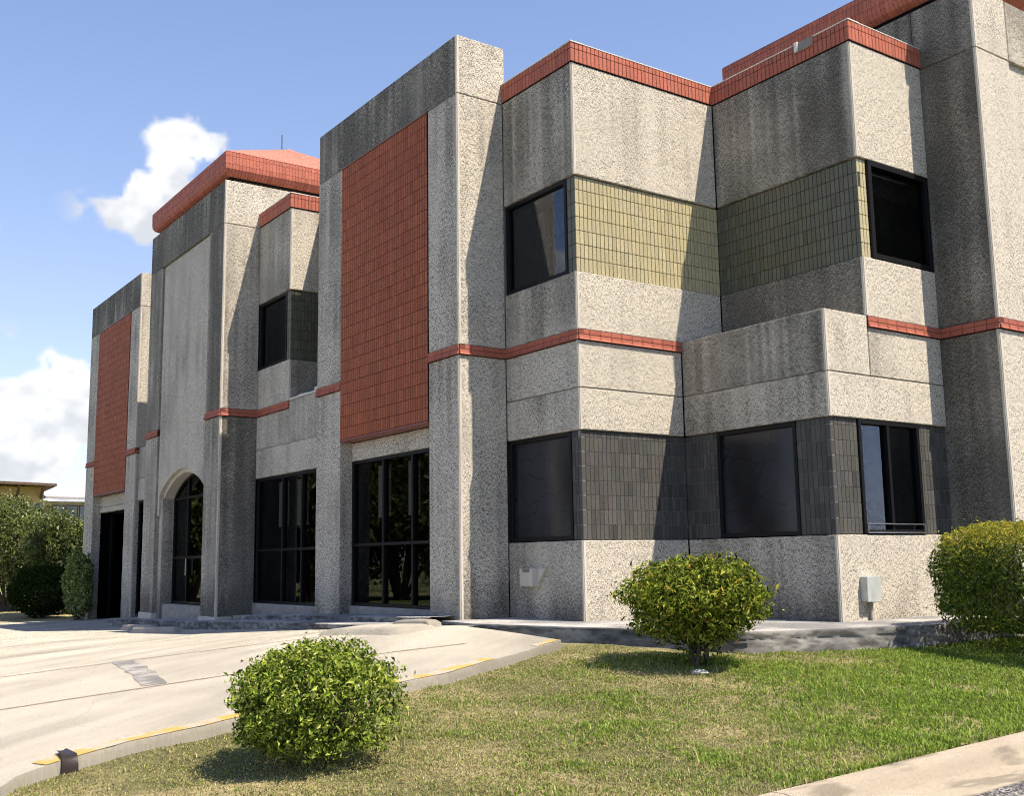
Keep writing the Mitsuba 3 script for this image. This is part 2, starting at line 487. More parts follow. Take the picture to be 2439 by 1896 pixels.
def portal(x0, x1, zb, right_b=True, tile_limit=300, dark=.5):
    """A portal pavilion like the one nearest the corner: lintel, two columns, red tile panel, tall opening."""
    f = A(0.0)
    xa, xb = x0 + 1.00, x1 - .885
    # lintel
    cuts = [x0, x0 + .845, x0 + .845 + (x1 - .94 - x0 - .845) / 2, x1 - .94, x1]
    for i in range(4):
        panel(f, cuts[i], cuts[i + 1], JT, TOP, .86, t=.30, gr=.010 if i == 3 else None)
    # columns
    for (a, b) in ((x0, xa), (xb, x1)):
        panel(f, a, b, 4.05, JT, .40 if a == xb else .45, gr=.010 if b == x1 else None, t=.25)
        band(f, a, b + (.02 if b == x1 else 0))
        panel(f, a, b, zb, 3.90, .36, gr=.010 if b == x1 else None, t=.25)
    # right return
    if right_b:
        g = B(x1)
        panel(g, 0, .905, JT, TOP, .30, gl=.010)
        panel(g, 0, .86, 4.05, JT, .30, gl=.010)
        band(g, 0, .855)
        panel(g, 0, .86, zb, 3.90, .36, gl=.010)
        for za, zc in ((zb, 3.90), (4.05, JT), (JT, TOP)):
            corner(x1, 0, za, zc)
    panel(B(x1 - .20), .30, .905, JT + .02, TOP - .002, .4, t=.3)
    # tile panel, a little proud, with its soffit
    tiles('red_tile_panel', 'red_panel', f, xa + .012, xb - .004, 3.0, JT - .030, d=.018, limit=tile_limit, near='high', gap=.015, proud=.012)
    part(OB, 'panel_ledge', MB().add(fbox(f, xa + .004, xb - .002, JT - .028, JT + .004, -.05, .034, .004)).mesh(), 'mat_tile', color=np.tile([[.17, .085, .055]], (12, 1)))
    part(OB, 'panel_soffit', MB().add(fbox(f, xa + .010, xb - .004, 2.955, 2.998, -.24, .020, .006)).mesh(), 'mat_tile', color=np.tile([[.18, .05, .035]], (12, 1)))
    # recess: jambs are the columns' sides, spandrel, window
    r = A(.23)
    panel(r, xa - .05, xb + .05, H1, 2.952, .22, gl=.0, gr=.0)
    return xa, xb


# ---- nearest portal pavilion
xa, xb = portal(X1L, 0.0, -.12)
zz = [(-3.30, -2.88, 1.60, 2.50), (-2.25, -1.89, 1.60, 2.50), (-1.45, -.98, 1.60, 2.50)]
window(A(.23), xa - .02, xb + .02, .10, H1, d=-.045, mull=(-2.83, -1.84), trans=(1.145,), blinds=zz, label='tall dark window under the large red tile panel', name='window')
part(OB, 'window_sill', MB().add(fbox(A(.23), xa - .03, xb + .03, -.1, .098, -.12, .04, .012)).mesh(), 'mat_wheelstop')

# ---- first bay (right of the portal)
f, g = A(.855), B(1.78)
panel(f, 0, 1.78, H2, 8.05, .66, gr=.010)
panel(f, 0, 1.78, 4.05, S2, .46, gr=.010)
panel(f, 0, 1.78, 3.22, 3.90, .33, gr=.010)
panel(f, 0, 1.78, H1, 3.22, .33, gr=.010)
panel(f, 0, 1.78, -.08, S1, .50, gr=.010)
band(f, 0, 1.80)
panel(g, .855, 3.745, H2, 8.05, .17, gl=.010)
panel(g, .855, 3.745, 4.05, S2, .24, gl=.010)
panel(g, .855, 2.846, 3.22, 3.90, .28, gl=.010)
panel(g, .855, 2.846, H1, 3.22, .18, gl=.010)
panel(g, .855, 2.846, -.08, S1, .15, gl=.010)
band(g, .855, 2.846)
for za, zc in ((-.08, S1), (H1, 3.22), (3.22, 3.90), (4.05, S2), (H2, 8.05)):
    corner(1.78, .855, za, zc)
fascia(f, 0.0, 1.78, e1=.022)
fascia(g, .855, 3.745, e0=-.022, near='low')
tiles('green_tile_band', 'green_shaded', f, 1.55, 1.74, S2 + .004, H2 - .004)
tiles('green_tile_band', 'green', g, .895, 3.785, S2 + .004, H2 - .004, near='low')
window(f, .02, 1.55, S2 + .004, H2 - .004, d=-.06, glass='mat_mirror_glass', label='upper corner window mirroring the sunlit concrete beside it')
tiles('black_tile_band', 'black', f, 1.53, 1.74, S1 + .004, H1 - .004, rows=[S1 + .004 + .2027 * i for i in range(8)] + [H1 - .004])
tiles('black_tile_band', 'black', g, .895, 2.886, S1 + .004, H1 - .004, near='low', rows=[S1 + .004 + .2027 * i for i in range(8)] + [H1 - .004])
window(f, .02, 1.53, S1 + .004, H1 - .004, d=-.06, glass='mat_film', label='lower corner window with cracked dark film')

# ---- lower block between the bays
f, g = A(2.846), B(4.452)
panel(f, 1.78, 4.452, 3.22, 4.06, .64, gr=.010, gb=.004)
panel(f, 1.78, 4.452, H1, 3.22, .52, gr=.010, gt=.004)
panel(f, 1.78, 4.452, -.08, S1, .58, gr=.010)
panel(g, 2.846, 3.745, 3.22, 4.06, .26, gl=.010)
panel(g, 3.745, 5.411, 3.22, 3.90, .36)
panel(g, 2.846, 5.411, H1, 3.22, .20, gl=.010)
panel(g, 2.846, 5.411, -.08, S1, .16, gl=.010)
band(g, 3.745, 5.411)
for za, zc in ((-.08, S1), (H1, 3.22), (3.22, 4.06)):
    corner(4.452, 2.846, za, zc)
part(OB, 'flat_roof', MB().add(box(1.6, 4.40, 2.95, 3.80, 3.70, 3.92)).mesh(), 'mat_margin')
tiles('black_tile_band', 'black', f, 1.74, 2.40, S1 + .004, H1 - .004, rows=[S1 + .004 + .2027 * i for i in range(8)] + [H1 - .004])
tiles('black_tile_band', 'black', f, 3.85, 4.412, S1 + .004, H1 - .004, rows=[S1 + .004 + .2027 * i for i in range(8)] + [H1 - .004])
window(f, 2.40, 3.85, S1 + .004, H1 - .004, d=-.06, glass='mat_film', label='middle ground floor window with curved cracks across its dark film')
tiles('black_tile_band', 'black', g, 2.886, 3.43, S1 + .004, H1 - .004, near='low', rows=[S1 + .004 + .2027 * i for i in range(8)] + [H1 - .004])
tiles('black_tile_band', 'black', g, 4.755, 5.411, S1 + .004, H1 - .004, near='low', rows=[S1 + .004 + .2027 * i for i in range(8)] + [H1 - .004])
wk = window(g, 3.43, 4.755, S1 + .004, H1 - .004, d=-.055, mull=(4.06,), glass='mat_mirror_glass', label='ground floor window reflecting the sky and a tower', fd=.045)
m = MB()
m.add(fbox(g, 3.47, 4.72, S1 + .012, S1 + .030, -.01, .015)).add(fbox(g, 3.47, 3.485, S1 + .03, S1 + .13, -.01, .012)).add(fbox(g, 4.705, 4.72, S1 + .03, S1 + .13, -.01, .012)).add(fbox(g, 3.47, 4.72, S1 + .13, S1 + .145, -.01, .013))
part(wk, 'sill_rail', m.mesh(), 'mat_alu')

# ---- second bay
f = A(3.745)
panel(f, 1.78, 4.452, H2, 8.05, .70, gr=.010)
panel(f, 1.78, 4.452, 3.80, S2, .95, gr=.010)
panel(g, 3.745, 5.411, H2, 8.05, .15, gl=.010)
panel(g, 3.745, 5.411, 4.05, S2, .15, gl=.010)
for za, zc in ((4.06, S2), (H2, 8.05)):
    corner(4.452, 3.745, za, zc)
fascia(f, 1.78, 4.452, e1=.022)
fascia(g, 3.745, 5.411, e0=-.022, near='low')
tiles('green_tile_band', 'green_shaded', f, 1.74, 4.412, S2 + .004, H2 - .004)
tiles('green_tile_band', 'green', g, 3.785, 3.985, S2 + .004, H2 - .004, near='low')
wk = window(g, 3.985, 5.385, S2 + .004, H2 - .004, d=-.045, fw=.075, label='upper window by the right hand tower with a rolled blind', fd=.05)
part(wk, 'blind_rail', MB().add(fbox(g, 4.06, 4.95, H2 - .17, H2 - .14, -.10, -.085)).mesh(), 'mat_alu')
for k in range(9):
    part(wk, 'blind_slat', MB().add(fbox(g, 4.06, 5.30, H2 - .20 - .03 * k, H2 - .185 - .03 * k, -.14, -.125)).mesh(), 'mat_frame')
# overflow scupper in the parapet
f = A(3.745)
m = MB()
m.add(fbox(f, 3.50, 3.515, 8.21, 8.37, .0, .050)).add(fbox(f, 3.845, 3.86, 8.21, 8.37, .0, .030)).add(fbox(f, 3.515, 3.845, 8.21, 8.222, .0, .045))
sk = part(OB, 'roof_scupper', m.mesh(), 'mat_tile_dull', color=np.tile([[.30, .17, .13]], (len(m.mesh()[0]), 1)), label='pale metal overflow scupper cut into the red parapet tiles')
part(sk, 'throat', MB().add(fbox(f, 3.59, 3.845, 8.223, 8.365, .0, .034)).mesh(), 'mat_sealant')
part(sk, 'cheek', MB().add(fbox(f, 3.53, 3.588, 8.223, 8.375, .0, .060)).mesh(), 'mat_coping')

# ---- right hand tower pavilion
f, g = A(5.411), B(5.36)
ZB = -.45
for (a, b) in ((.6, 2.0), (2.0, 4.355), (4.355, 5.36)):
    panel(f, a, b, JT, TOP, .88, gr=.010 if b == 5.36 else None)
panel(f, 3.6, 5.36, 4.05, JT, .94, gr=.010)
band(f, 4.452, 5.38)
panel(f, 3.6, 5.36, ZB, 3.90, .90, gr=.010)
panel(g, 5.411, 6.276, JT, TOP, .20, gl=.010)
panel(g, 5.411, 6.276, 4.05, JT, .14, gl=.010)
panel(g, 5.411, 6.276, ZB, 3.90, .14, gl=.010)
band(g, 5.411, 6.276)
for za, zc in ((ZB, 3.90), (4.05, JT), (JT, TOP)):
    corner(5.36, 5.411, za, zc)
panel(g, 6.276, 7.89, JT, TOP, .42)
panel(g, 7.89, 9.50, JT, TOP, .42)
panel(g, 9.50, 10.40, JT, TOP, .3)
panel(B(5.30), 6.276, 7.89, 2.9, JT + .05, .12, gl=0)
panel(B(5.30), 7.89, 9.50, 2.9, JT + .05, .12, gr=0)
panel(g, 9.50, 10.40, 4.05, JT, .2)
panel(g, 9.50, 10.40, ZB, 3.90, .2)
band(g, 9.50, 10.40)
window(B(5.30), 6.276, 9.50, ZB + .2, 2.9, d=-.30, mull=(7.35, 8.43), trans=(.95, 2.2), label='dark glazed entrance of the right hand tower')

# ---- small bay left of the nearest portal
f, g = A(.102), B(XS)
panel(f, XP2, XS, H2, 8.05, .52, gr=.010)
panel(f, XP2, XS, 4.05, S2, .34, gr=.010)
panel(f, XP2, XS + .03, 3.20, 3.90, .40, gr=.004)
band(f, XP2, XS + .03)
panel(f, XS + .03, X1L, 3.20, 4.055, .50, gl=.004, gb=.002)
panel(f, XP2, X1L, H1 - .02, 3.20, .30, gt=.004)
part(OB, 'parapet_coping', MB().add(fbox(f, XS + .035, X1L - .002, 4.056, 4.085, -.2, .012, .004)).mesh(), 'mat_coping')
for a, b, h in ((-5.55, -5.42, .10), (-5.12, -4.99, .14), (-6.3, -5.9, .05)):
    part(OB, 'roof_flashing', MB().add(box(a, b, .22, .34, 3.98, 4.10 + h)).mesh(), 'mat_coping')
panel(g, .102, .855, H2, 8.05, .22, gl=.010)
panel(g, .102, .855, 4.0, S2, .6, gl=.010)
for za, zc in ((4.05, S2), (H2, 8.05)):
    corner(XS, .102, za, zc)
fascia(f, XP2, XS, e1=.022)
fascia(g, .102, .855, e0=-.022, near='low', limit=60)
tiles('green_tile_band', 'green_shaded', f, -6.72, XS - .04, S2 + .004, H2 - .004)
panel(A(.855), XS, X1L, H2, 8.05, .5)
panel(A(.855), XS, X1L, 4.0, S2, .6)
fascia(A(.855), XS, X1L, limit=0)
tiles('green_tile_band', 'green_shaded', A(.855), XS - .04, X1L, S2 + .004, H2 - .004, limit=0)
tiles('green_tile_band', 'green_shaded', g, .142, .895, S2 + .004, H2 - .004, near='low')
window(f, XP2 + .02, -6.72, S2 + .004, H2 - .004, d=-.06, label='upper window of the small bay')
part(OB, 'flat_roof', MB().add(box(XS - .1, X1L + .05, .25, .90, 3.7, 3.98)).mesh(), 'mat_margin')
zz = [(-7.35, -6.87, 1.58, 2.49), (-6.45, -5.95, 1.58, 2.49), (-5.50, -5.05, 1.58, 2.49)]
window(f, XP2 + .04, X1L - .03, .06, H1 - .03, d=-.06, mull=(-6.80, -5.88), trans=(1.12,), blinds=zz, label='wide ground floor window with two pale blinds')
part(OB, 'window_sill', MB().add(fbox(f, XP2 + .01, X1L, -.35, .058, -.12, .03, .012)).mesh(), 'mat_wheelstop')

# ---- entrance pavilion with the pointed arch
YP = -.69
f, g = A(YP), B(XP2)
xa, xb = -12.32, -9.05
ZB = -.42
cuts = [XP2L, -12.36, -10.70, -9.10, XP2]
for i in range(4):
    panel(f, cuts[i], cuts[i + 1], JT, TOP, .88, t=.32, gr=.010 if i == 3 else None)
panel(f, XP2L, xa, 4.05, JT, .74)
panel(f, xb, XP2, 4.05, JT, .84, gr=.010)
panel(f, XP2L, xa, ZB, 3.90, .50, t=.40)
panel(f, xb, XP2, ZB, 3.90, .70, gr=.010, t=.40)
band(f, XP2L, xa)
band(f, xb, XP2 + .02)
panel(g, YP, 1.0, JT, TOP, .26, gl=.010)
panel(g, 1.0, 4.2, JT, TOP, .26)
panel(g, YP, .12, 4.05, JT, .50, gl=.010)
panel(g, YP, .12, ZB, 3.90, .92, gl=.010)  # stain raised to put the shade of this return into its colour
band(g, YP, .102)
for za, zc in ((ZB, 3.90), (4.05, JT), (JT, TOP)):
    corner(XP2, YP, za, zc)
# plinth of the right column
part(OB, 'column_plinth', MB().add(fbox(f, xb - .02, XP2 + .03, ZB - .05, -.20, -.4, .03, .01)).mesh(), 'mat_margin')
part(OB, 'column_plinth', MB().add(fbox(f, XP2L - .02, xa + .02, ZB - .05, -.24, -.4, .03, .01)).mesh(), 'mat_margin')


def arch(cx, hw, zs, rise, n=18):
    t = np.linspace(-1, 1, 2 * n + 1)
    z = zs + rise * (1 - np.abs(t) ** 1.75) ** .80
    return np.stack([cx + hw * t, z], 1)


cx, hw = -10.64, 1.56
ar = arch(cx, hw, 2.44, .56)
ar2 = arch(cx, hw - .10, 2.40, .52)


def extr(poly, F, d0, d1):
    """A polygon in the wall plane (u, z) given thickness."""
    m = trimesh.creation.extrude_polygon(poly, d1 - d0, engine='earcut')
    v = np.asarray(m.vertices)
    return W(F, v[:, 0], v[:, 1], v[:, 2] + d0), np.asarray(m.faces)


for (a, b) in ((xa + .004, cx - .006), (cx + .006, xb - .004)):
    top = sg.box(a, 2.0, b, JT - .006)
    cut = sg.Polygon([(cx - hw, 1.0)] + [tuple(p) for p in ar] + [(cx + hw, 1.0)])
    pol = top.difference(cut).difference(sg.box(a - .1, 1.9, b + .1, 2.44) if False else sg.box(cx - hw, 1.0, cx + hw, 2.44))
    m = MB().add(extr(pol, f, -.22, -.05)).mesh()
    part(OB, 'concrete_panel', m, 'mat_concrete', uv=np.tile([[.34, .3 if a < cx - 1 else .71]], (len(m[0]), 1)), label='pale arch panel of the entrance pavilion')
# arch reveal, two steps
m = MB()
for arc, d0, d1 in ((ar, -.14, -.046), (ar2, -.40, -.14)):
    n = len(arc)
    v = np.vstack([W(f, arc[:, 0], arc[:, 1], d1), W(f, arc[:, 0], arc[:, 1], d0)])
    m.add((v, np.array([[i, i + 1, n + i + 1, n + i] for i in range(n - 1)])))
n = len(ar)
v = np.vstack([W(f, ar[:, 0], ar[:, 1], -.14), W(f, ar2[:, 0], ar2[:, 1], -.14)])
m.add((v, np.array([[i, i + 1, n + i + 1, n + i] for i in range(n - 1)])))
part(OB, 'arch_reveal', m.mesh(), 'mat_margin', smooth=40)
for (a, b) in ((xa - .02, cx - hw + .10), (cx + hw - .10, xb + .02)):
    panel(f, a, b, ZB, 2.44, .42, d=-.10, t=.32, gl=.0, gr=.0)
# glazed arch with its door
fd = A(YP + .40)
fr = MB()
ua, ub = cx - hw + .10, cx + hw - .10
outer = sg.Polygon([(ua, -.02)] + [tuple(p) for p in ar2] + [(ub, -.02)])
inner = outer.buffer(-.06)
fr.add(extr(outer.difference(inner), fd, -.06, .03))
mx = (-11.12, -10.02)
for q in mx:
    fr.add(fbox(fd, q - .03, q + .03, .03, 2.86, -.055, .028, .004))
for z in (1.02, 2.38):
    fr.add(fbox(fd, ua + .05, ub - .05, z - .03, z + .03, -.053, .026, .004))
wk = nkey(f'{OB}__arched_door')
scene[wk] = mikit.ply(fr.mesh(), 'mat_frame')
labels[wk] = {'label': 'dark glazed door under the pointed arch'}
for u0, u1 in ((ua, mx[0]), (mx[0], mx[1]), (mx[1], ub)):
    for z0, z1 in ((.0, 1.02), (1.02, 2.38), (2.38, 3.2)):
        pol = inner.intersection(sg.box(u0 + .02, z0 + .02, u1 - .02, z1 - .02))
        if pol.area > .01:
            c = np.array(pol.exterior.coords)[:-1]
            vv, ff = trimesh.creation.triangulate_polygon(pol, engine='earcut')
            part(wk, 'pane', (W(fd, vv[:, 0], vv[:, 1], -.01), ff), 'mat_glass')
part(wk, 'handle', MB().add(fbox(fd, -11.07, -11.04, .62, 1.0, .05, .075, .008)).mesh(), 'mat_alu')
part(wk, 'room_lining', MB().add(fbox(fd, ua - .1, ub + .1, -.3, 3.1, -.75, -.70)).add(fbox(fd, ua - .1, ua - .02, -.3, 3.1, -.7, -.07)).add(fbox(fd, ub + .02, ub + .1, -.3, 3.1, -.7, -.07)).add(fbox(fd, ua, ub, 3.02, 3.1, -.7, -.07)).add(fbox(fd, ua, ub, -.3, -.06, -.7, -.07)).mesh(), 'mat_interior')
part(OB, 'door_step', MB().add(fbox(f, xa + .10, xb - .02, -.42, -.03, -.42, -.16, .012)).mesh(), 'mat_wheelstop')

# ---- link and far portal
f = A(.102)
panel(f, X3, XP2L, H1 - .02, 3.20, .4, gt=.004)
panel(f, X3, X3 + 1.6, 3.20, 4.055, .5)
panel(f, X3 + 1.6, XP2L, 3.20, 8.05, .5)
fascia(f, X3 + 1.6, XP2L, limit=0)
window(f, X3 + .05, XP2L - .05, -.45, H1 - .03, d=-.06, mull=(X3 + 1.1, X3 + 2.1), label='dark window between the arch and the far portal')
xa3, xb3 = portal(X3L, X3, -.95, tile_limit=0)
window(A(.23), xa3 - .02, xb3 + .02, -.70, H1 - .15, d=-.35, mull=((xa3 + xb3) / 2,), label='dark doorway of the far portal', deep=.9)
panel(A(.23), xa3 - .05, xb3 + .05, H1 - .16, H1, .2, gl=0, gr=0)

for F, u0, u1, z0, z1, d, t, gl, gr, gb, gt in PANELS:      # sealant fills the joints that two panels share
    def meets(side, at):
        for G, a0, a1, b0, b1, dd, *_ in PANELS:
            if G == F and abs(dd - d) < 1e-6:
                if side in 'lr' and abs((a1 if side == 'l' else a0) - at) < .004 and min(b1, z1) - max(b0, z0) > .05:
                    return True
                if side in 'bt' and abs((b1 if side == 'b' else b0) - at) < .004 and min(a1, u1) - max(a0, u0) > .05:
                    return True
        return False
    q = [u0 + (.0005 if meets('l', u0) else gl + .003), u1 - (.0005 if meets('r', u1) else gr + .003), z0 + (.0005 if meets('b', z0) else gb + .003), z1 - (.0005 if meets('t', z1) else gt + .003)]
    SEAL.add(fbox(F, *q, d - t + .004, d - (.009 if t > .29 else .028)))
part(OB, 'joint_sealant', SEAL.mesh(), 'mat_sealant')

# solid bodies behind the panels, and flat roofs; the hidden box behind the near lintel is added to shade the small bay
core = MB()
for q in ((X1L + .02, -.02, .30, 1.6, 2.95, 8.30), (X1L + .02, -.32, .32, .88, 8.0, 8.985), (X1L + .02, -4.4, .88, 1.30, 8.0, 8.98), (.0, 1.62, 1.2, 14, 6.4, 8.30), (.0, 1.60, 1.2, 14, 2.75, 4.85), (1.5, 4.30, 3.9, 14, 6.4, 8.30), (1.5, 4.30, 3.9, 14, 2.75, 4.85), (1.5, 4.30, 3.0, 3.95, 2.7, 3.9),
          (XP2 + .1, -.05, 1.0, 14, 2.9, 8.30), (XP2 + .1, XS - .16, .26, 1.1, 6.4, 8.30), (XP2 + .1, -.05, 1.9, 14, -1, 3.0), (X3 + 1.75, XP2L - .1, .26, 1.3, 3.0, 8.30), (X3 + .02, X3 + 1.8, 1.0, 1.3, 3.0, 8.34),  (XP2L + .16, XP2 - .16, .35, 4.1, 3.1, 8.98), (XP2L + .10, XP2 - .10, YP + .34, .4, 8.0, 8.98), (X3 + .1, XP2L - .1, 1.2, 4.1, -1, 8.3), (X3L + .05, X3 - .05, .30, .88, 2.9, 8.98), (X3L + .05, X3 - .05, 1.6, 4.5, -1, 3), (.62, 5.20, 5.57, 10.2, 3.0, 8.985), (.62, 4.3, 5.57, 10.2, -1, 3.0),
          (.05, 1.2, 1.7, 6, -.5, 2.75), (1.2, 3.7, 3.7, 6, -.5, 2.75), (X1L + .02, -.05, 1.0, 1.95, -.5, 3.0), (XP2L + .1, XP2 - .1, 1.2, 4.1, -.8, 3.2)):
    core.add(box(*q))
part(OB, 'wall_core', core.mesh(), 'mat_core')
part(OB, 'doorway_shade', MB().add(box(X3L + .02, X3L + .98, .26, 1.5, -1.0, 2.94)).mesh(), 'mat_interior')  # near-black boxes, deep doorway shade put into their colour
part(OB, 'doorway_shade', MB().add(box(X3 - .865, X3 - .03, .26, 1.5, -1.0, 2.94)).mesh(), 'mat_interior')


def pavilion_roof(x0, x1, y0, y1, apex, limA, limB):
    """Tiled eaves over a dark set-back neck, and the low pyramid above."""
    part(OB, 'roof_neck', MB().add(box(x0 + .30, x1 - .30, y0 + .30, y1 - .30, 8.98, 9.30)).mesh(), 'mat_core')
    prof = [(.0, 9.63), (.0, 9.535), (.0, 9.36), (-.012, 9.26), (-.055, 9.185), (-.16, 9.125), (-.34, 9.12)]
    m = MB()
    e = .012
    ring = []
    for o, z in prof:
        o2 = o - e
        ring.append([(x0 - o2, y0 - o2, z), (x1 + o2, y0 - o2, z), (x1 + o2, y1 + o2, z), (x0 - o2, y1 + o2, z)])
    ring = np.array(ring, float)
    n = len(ring)
    m.add((ring.reshape(-1, 3), np.array([[i * 4 + j, i * 4 + (j + 1) % 4, (i + 1) * 4 + (j + 1) % 4, (i + 1) * 4 + j] for i in range(n - 1) for j in range(4)])))
    ek = part(OB, 'roof_eaves', m.mesh(), 'mat_mortar_red')
    rows = [[prof[0], prof[1]], [prof[1], prof[2]], [prof[2], prof[3], prof[4], prof[5]]]
    for side, lim in (('A', limA), ('B', limB), ('C', 0), ('D', 0)):
        L = (x1 - x0) if side in 'AC' else (y1 - y0)
        cnt = round(L / .0765)
        w = L / cnt
        rest = MB()
        k = 0
        for i in (range(cnt - 1, -1, -1) if side == 'A' else range(cnt)):
            for r in rows:
                a, b = i * w + .003, (i + 1) * w - .003
                pts = []
                for q, (o, z) in enumerate(r):
                    zz = z - .003 if q == 0 else (z + .003 if q == len(r) - 1 else z)
                    pts.append((o, zz))
                pts = [(o, z) for o, z in pts] + [(pts[-1][0] - .02, pts[-1][1] + .004), (pts[0][0] - .02, pts[0][1])]
                v = []
                for u in (a, b):
                    for o, z in pts:
                        aa, bb = u, L - u
                        # mitre at the corners
                        uu = min(max(u, -o), L + o)
                        if side == 'A':
                            v.append((x0 + uu, y0 - o, z))
                        elif side == 'B':
                            v.append((x1 + o, y0 + uu, z))
                        elif side == 'C':
                            v.append((x0 + uu, y1 + o, z))
                        else:
                            v.append((x0 - o, y0 + uu, z))
                mm = len(pts)
                qd = [[j, (j + 1) % mm, mm + (j + 1) % mm, mm + j] for j in range(mm)]
                tri = [[q[0], q[1], q[2]] for q in qd] + [[q[0], q[2], q[3]] for q in qd] + [[0, j + 1, j] for j in range(1, mm - 1)] + [[mm, mm + j, mm + j + 1] for j in range(1, mm - 1)]
                c = tile_color('red')
                if k < lim:
                    t = MB().add((np.array(v), np.array(tri)), c)
                    part(ek, 'tile', t.mesh(), 'mat_tile_dull', color=t.col())
                    k += 1
                else:
                    rest.add((np.array(v), np.array(tri)), c)
        if rest.n:
            part(ek, 'tile_field', rest.mesh(), 'mat_tile_dull', color=rest.col(), kind='stuff')
    # pyramid in thin overlapping courses
    m = MB()
    N = 22
    cxx, cyy = (x0 + x1) / 2, (y0 + y1) / 2
    def rect(t, dz):
        s = 1 - t
        return [(cxx + (x - cxx) * s, cyy + (y - cyy) * s, 9.632 + (apex - 9.632) * t + dz) for x, y in ((x0 + .01, y0 + .01), (x1 - .01, y0 + .01), (x1 - .01, y1 - .01), (x0 + .01, y1 - .01))]
    rings = []
    for i in range(N):
        rings.append(rect(i / N, .010))
        rings.append(rect((i + 1) / N, .0 if i < N - 1 else .01))
    v = np.array(rings, float).reshape(-1, 3)
    nn = len(rings)
    m.add((v, np.array([[i * 4 + j, i * 4 + (j + 1) % 4, (i + 1) * 4 + (j + 1) % 4, (i + 1) * 4 + j] for i in range(nn - 1) for j in range(4)])))
    part(OB, 'pyramid_roof', m.mesh(), 'mat_rooftile')


pavilion_roof(XP2L - .02, XP2 + .02, YP - .02, 4.40, 11.05, 150, 150)
pavilion_roof(.50, 5.38, 5.39, 10.42, 11.0, 200, 60)
tag(OB, 'two-storey exposed aggregate concrete office building with red, green and black tile bands', 'building')

# ------------------------------------------------------------------ small things on the building
rk = 'roof_antenna'
_t = trimesh.creation.cylinder(.011, .50, sections=6)
_t.apply_translation([-10.66, 1.62, 11.12])
part('', 'roof_antenna', _t, 'mat_darkmetal')
tag('roof_antenna', 'thin whip antenna standing on the red pyramid roof', 'antenna')

f = B(4.452)
k = part('', 'electrical_box', MB().add(fbox(f, 3.24, 3.50, .245, .555, .004, .105, .010)).mesh(), 'mat_metal_grey')
tag('electrical_box', 'pale grey metal utility box fixed low on the sunlit wall', 'utility box')
part('electrical_box', 'cover', MB().add(fbox(f, 3.23, 3.51, .237, .563, .107, .120, .006)).mesh(), 'mat_metal_grey')
part('electrical_box', 'conduit', MB().add(fbox(f, 3.37, 3.405, -.02, .245, .02, .055, .008)).mesh(), 'mat_wheelstop')
k = part('', 'water_spigot', MB().add(fbox(f, 4.97, 5.00, .22, .25, .0, .10, .006)).mesh(), 'mat_coping')
tag('water_spigot', 'small pale water tap on the wall beside the right hand hedge', 'water tap')
part('water_spigot', 'handle', MB().add(fbox(f, 4.945, 5.025, .252, .268, .07, .10, .004)).mesh(), 'mat_coping')
part('water_spigot', 'spout', MB().add(fbox(f, 4.975, 4.998, .15, .218, .075, .098, .004)).mesh(), 'mat_coping')

f = A(.855)
v = W(f, [.42, .98, .80, .47, .42, .80, .76, .47], [.725, .725, .50, .43, .725, .725, .50, .44], [.004, .004, .004, .004, .17, .17, .13, .13])
m = MB().add(fbox(f, .47, .78, .46, .715, .004, .15, .012))
k = part('', 'wall_scupper_box', m.mesh(), 'mat_margin')
tag('wall_scupper_box', 'pale concrete drain box low on the shaded wall right of the nearest portal', 'drain box')
part('wall_scupper_box', 'slot', MB().add(fbox(f, .56, .72, .66, .712, .151, .156)).mesh(), 'mat_core')
pol = sg.Polygon([(.782, .715), (.97, .715), (.782, .50)])
_m = extr(pol, f, .004, .05)
part('wall_scupper_box', 'splash_fin', _m, 'mat_margin')

# ------------------------------------------------------------------ ground, street, kerb
P = np.array([[(x, y, -1.6 if abs(x) < 40 and abs(y) < 40 else -1.9) for y in (-900, -300, -60, -20, 20, 60, 300, 900)] for x in (-900, -300, -60, -20, 20, 60, 300, 900)], float)
part('', 'ground', MB().add(grid_mesh(P)).mesh(), 'mat_ground')
tag('ground', 'wide ground reaching to the horizon', kind='structure')
ys = np.linspace(-60, 60, 61)
P = np.stack([np.stack([kerb_x(ys) + .55 + w, ys, np.full_like(ys, -.775 + c)], -1) for w, c in ((0, 0), (2, .03), (4.5, .06), (8, .03), (11, 0))], 0)
part('', 'street', MB().add(grid_mesh(P)).mesh(), 'mat_asphalt')
tag('street', 'worn grey asphalt street', kind='structure')
KP = [(0.0, -.72), (.0, -.634), (.012, -.624), (.10, -.620), (.135, -.626), (.165, -.645), (.19, -.685), (.215, -.735), (.25, -.760), (.31, -.772), (.56, -.770), (.56, -.83), (0, -.83)]


def kerb_run(pts, name='kerb'):
    """Kerb and gutter swept along plan points (left side is the lawn)."""
    pts = np.asarray(pts, float)
    t = np.gradient(pts, axis=0)
    t /= np.linalg.norm(t, axis=1, keepdims=True)
    nr = np.stack([t[:, 1], -t[:, 0]], 1)
    V = []
    for o, z in KP:
        q = pts + nr * o
        wob = .004 * (meshkit.noise(np.stack([q[:, 0] * 3, q[:, 1] * 3, np.full(len(q), z * 20)], -1)) - .5)
        V.append(np.stack([q[:, 0], q[:, 1], np.full(len(q), z) + wob], -1))
    V = np.array(V + [V[0]])
    v, q = grid_mesh(V)
    n = len(pts)
    mb = MB().add((v, q))
    k = len(KP)
    for e in (0, n - 1):
        c = [i * n + e for i in range(k)]
        mb.add((v, np.array([[c[0], c[i], c[i + 1]] for i in range(1, k - 1)])))
    return mb.mesh()


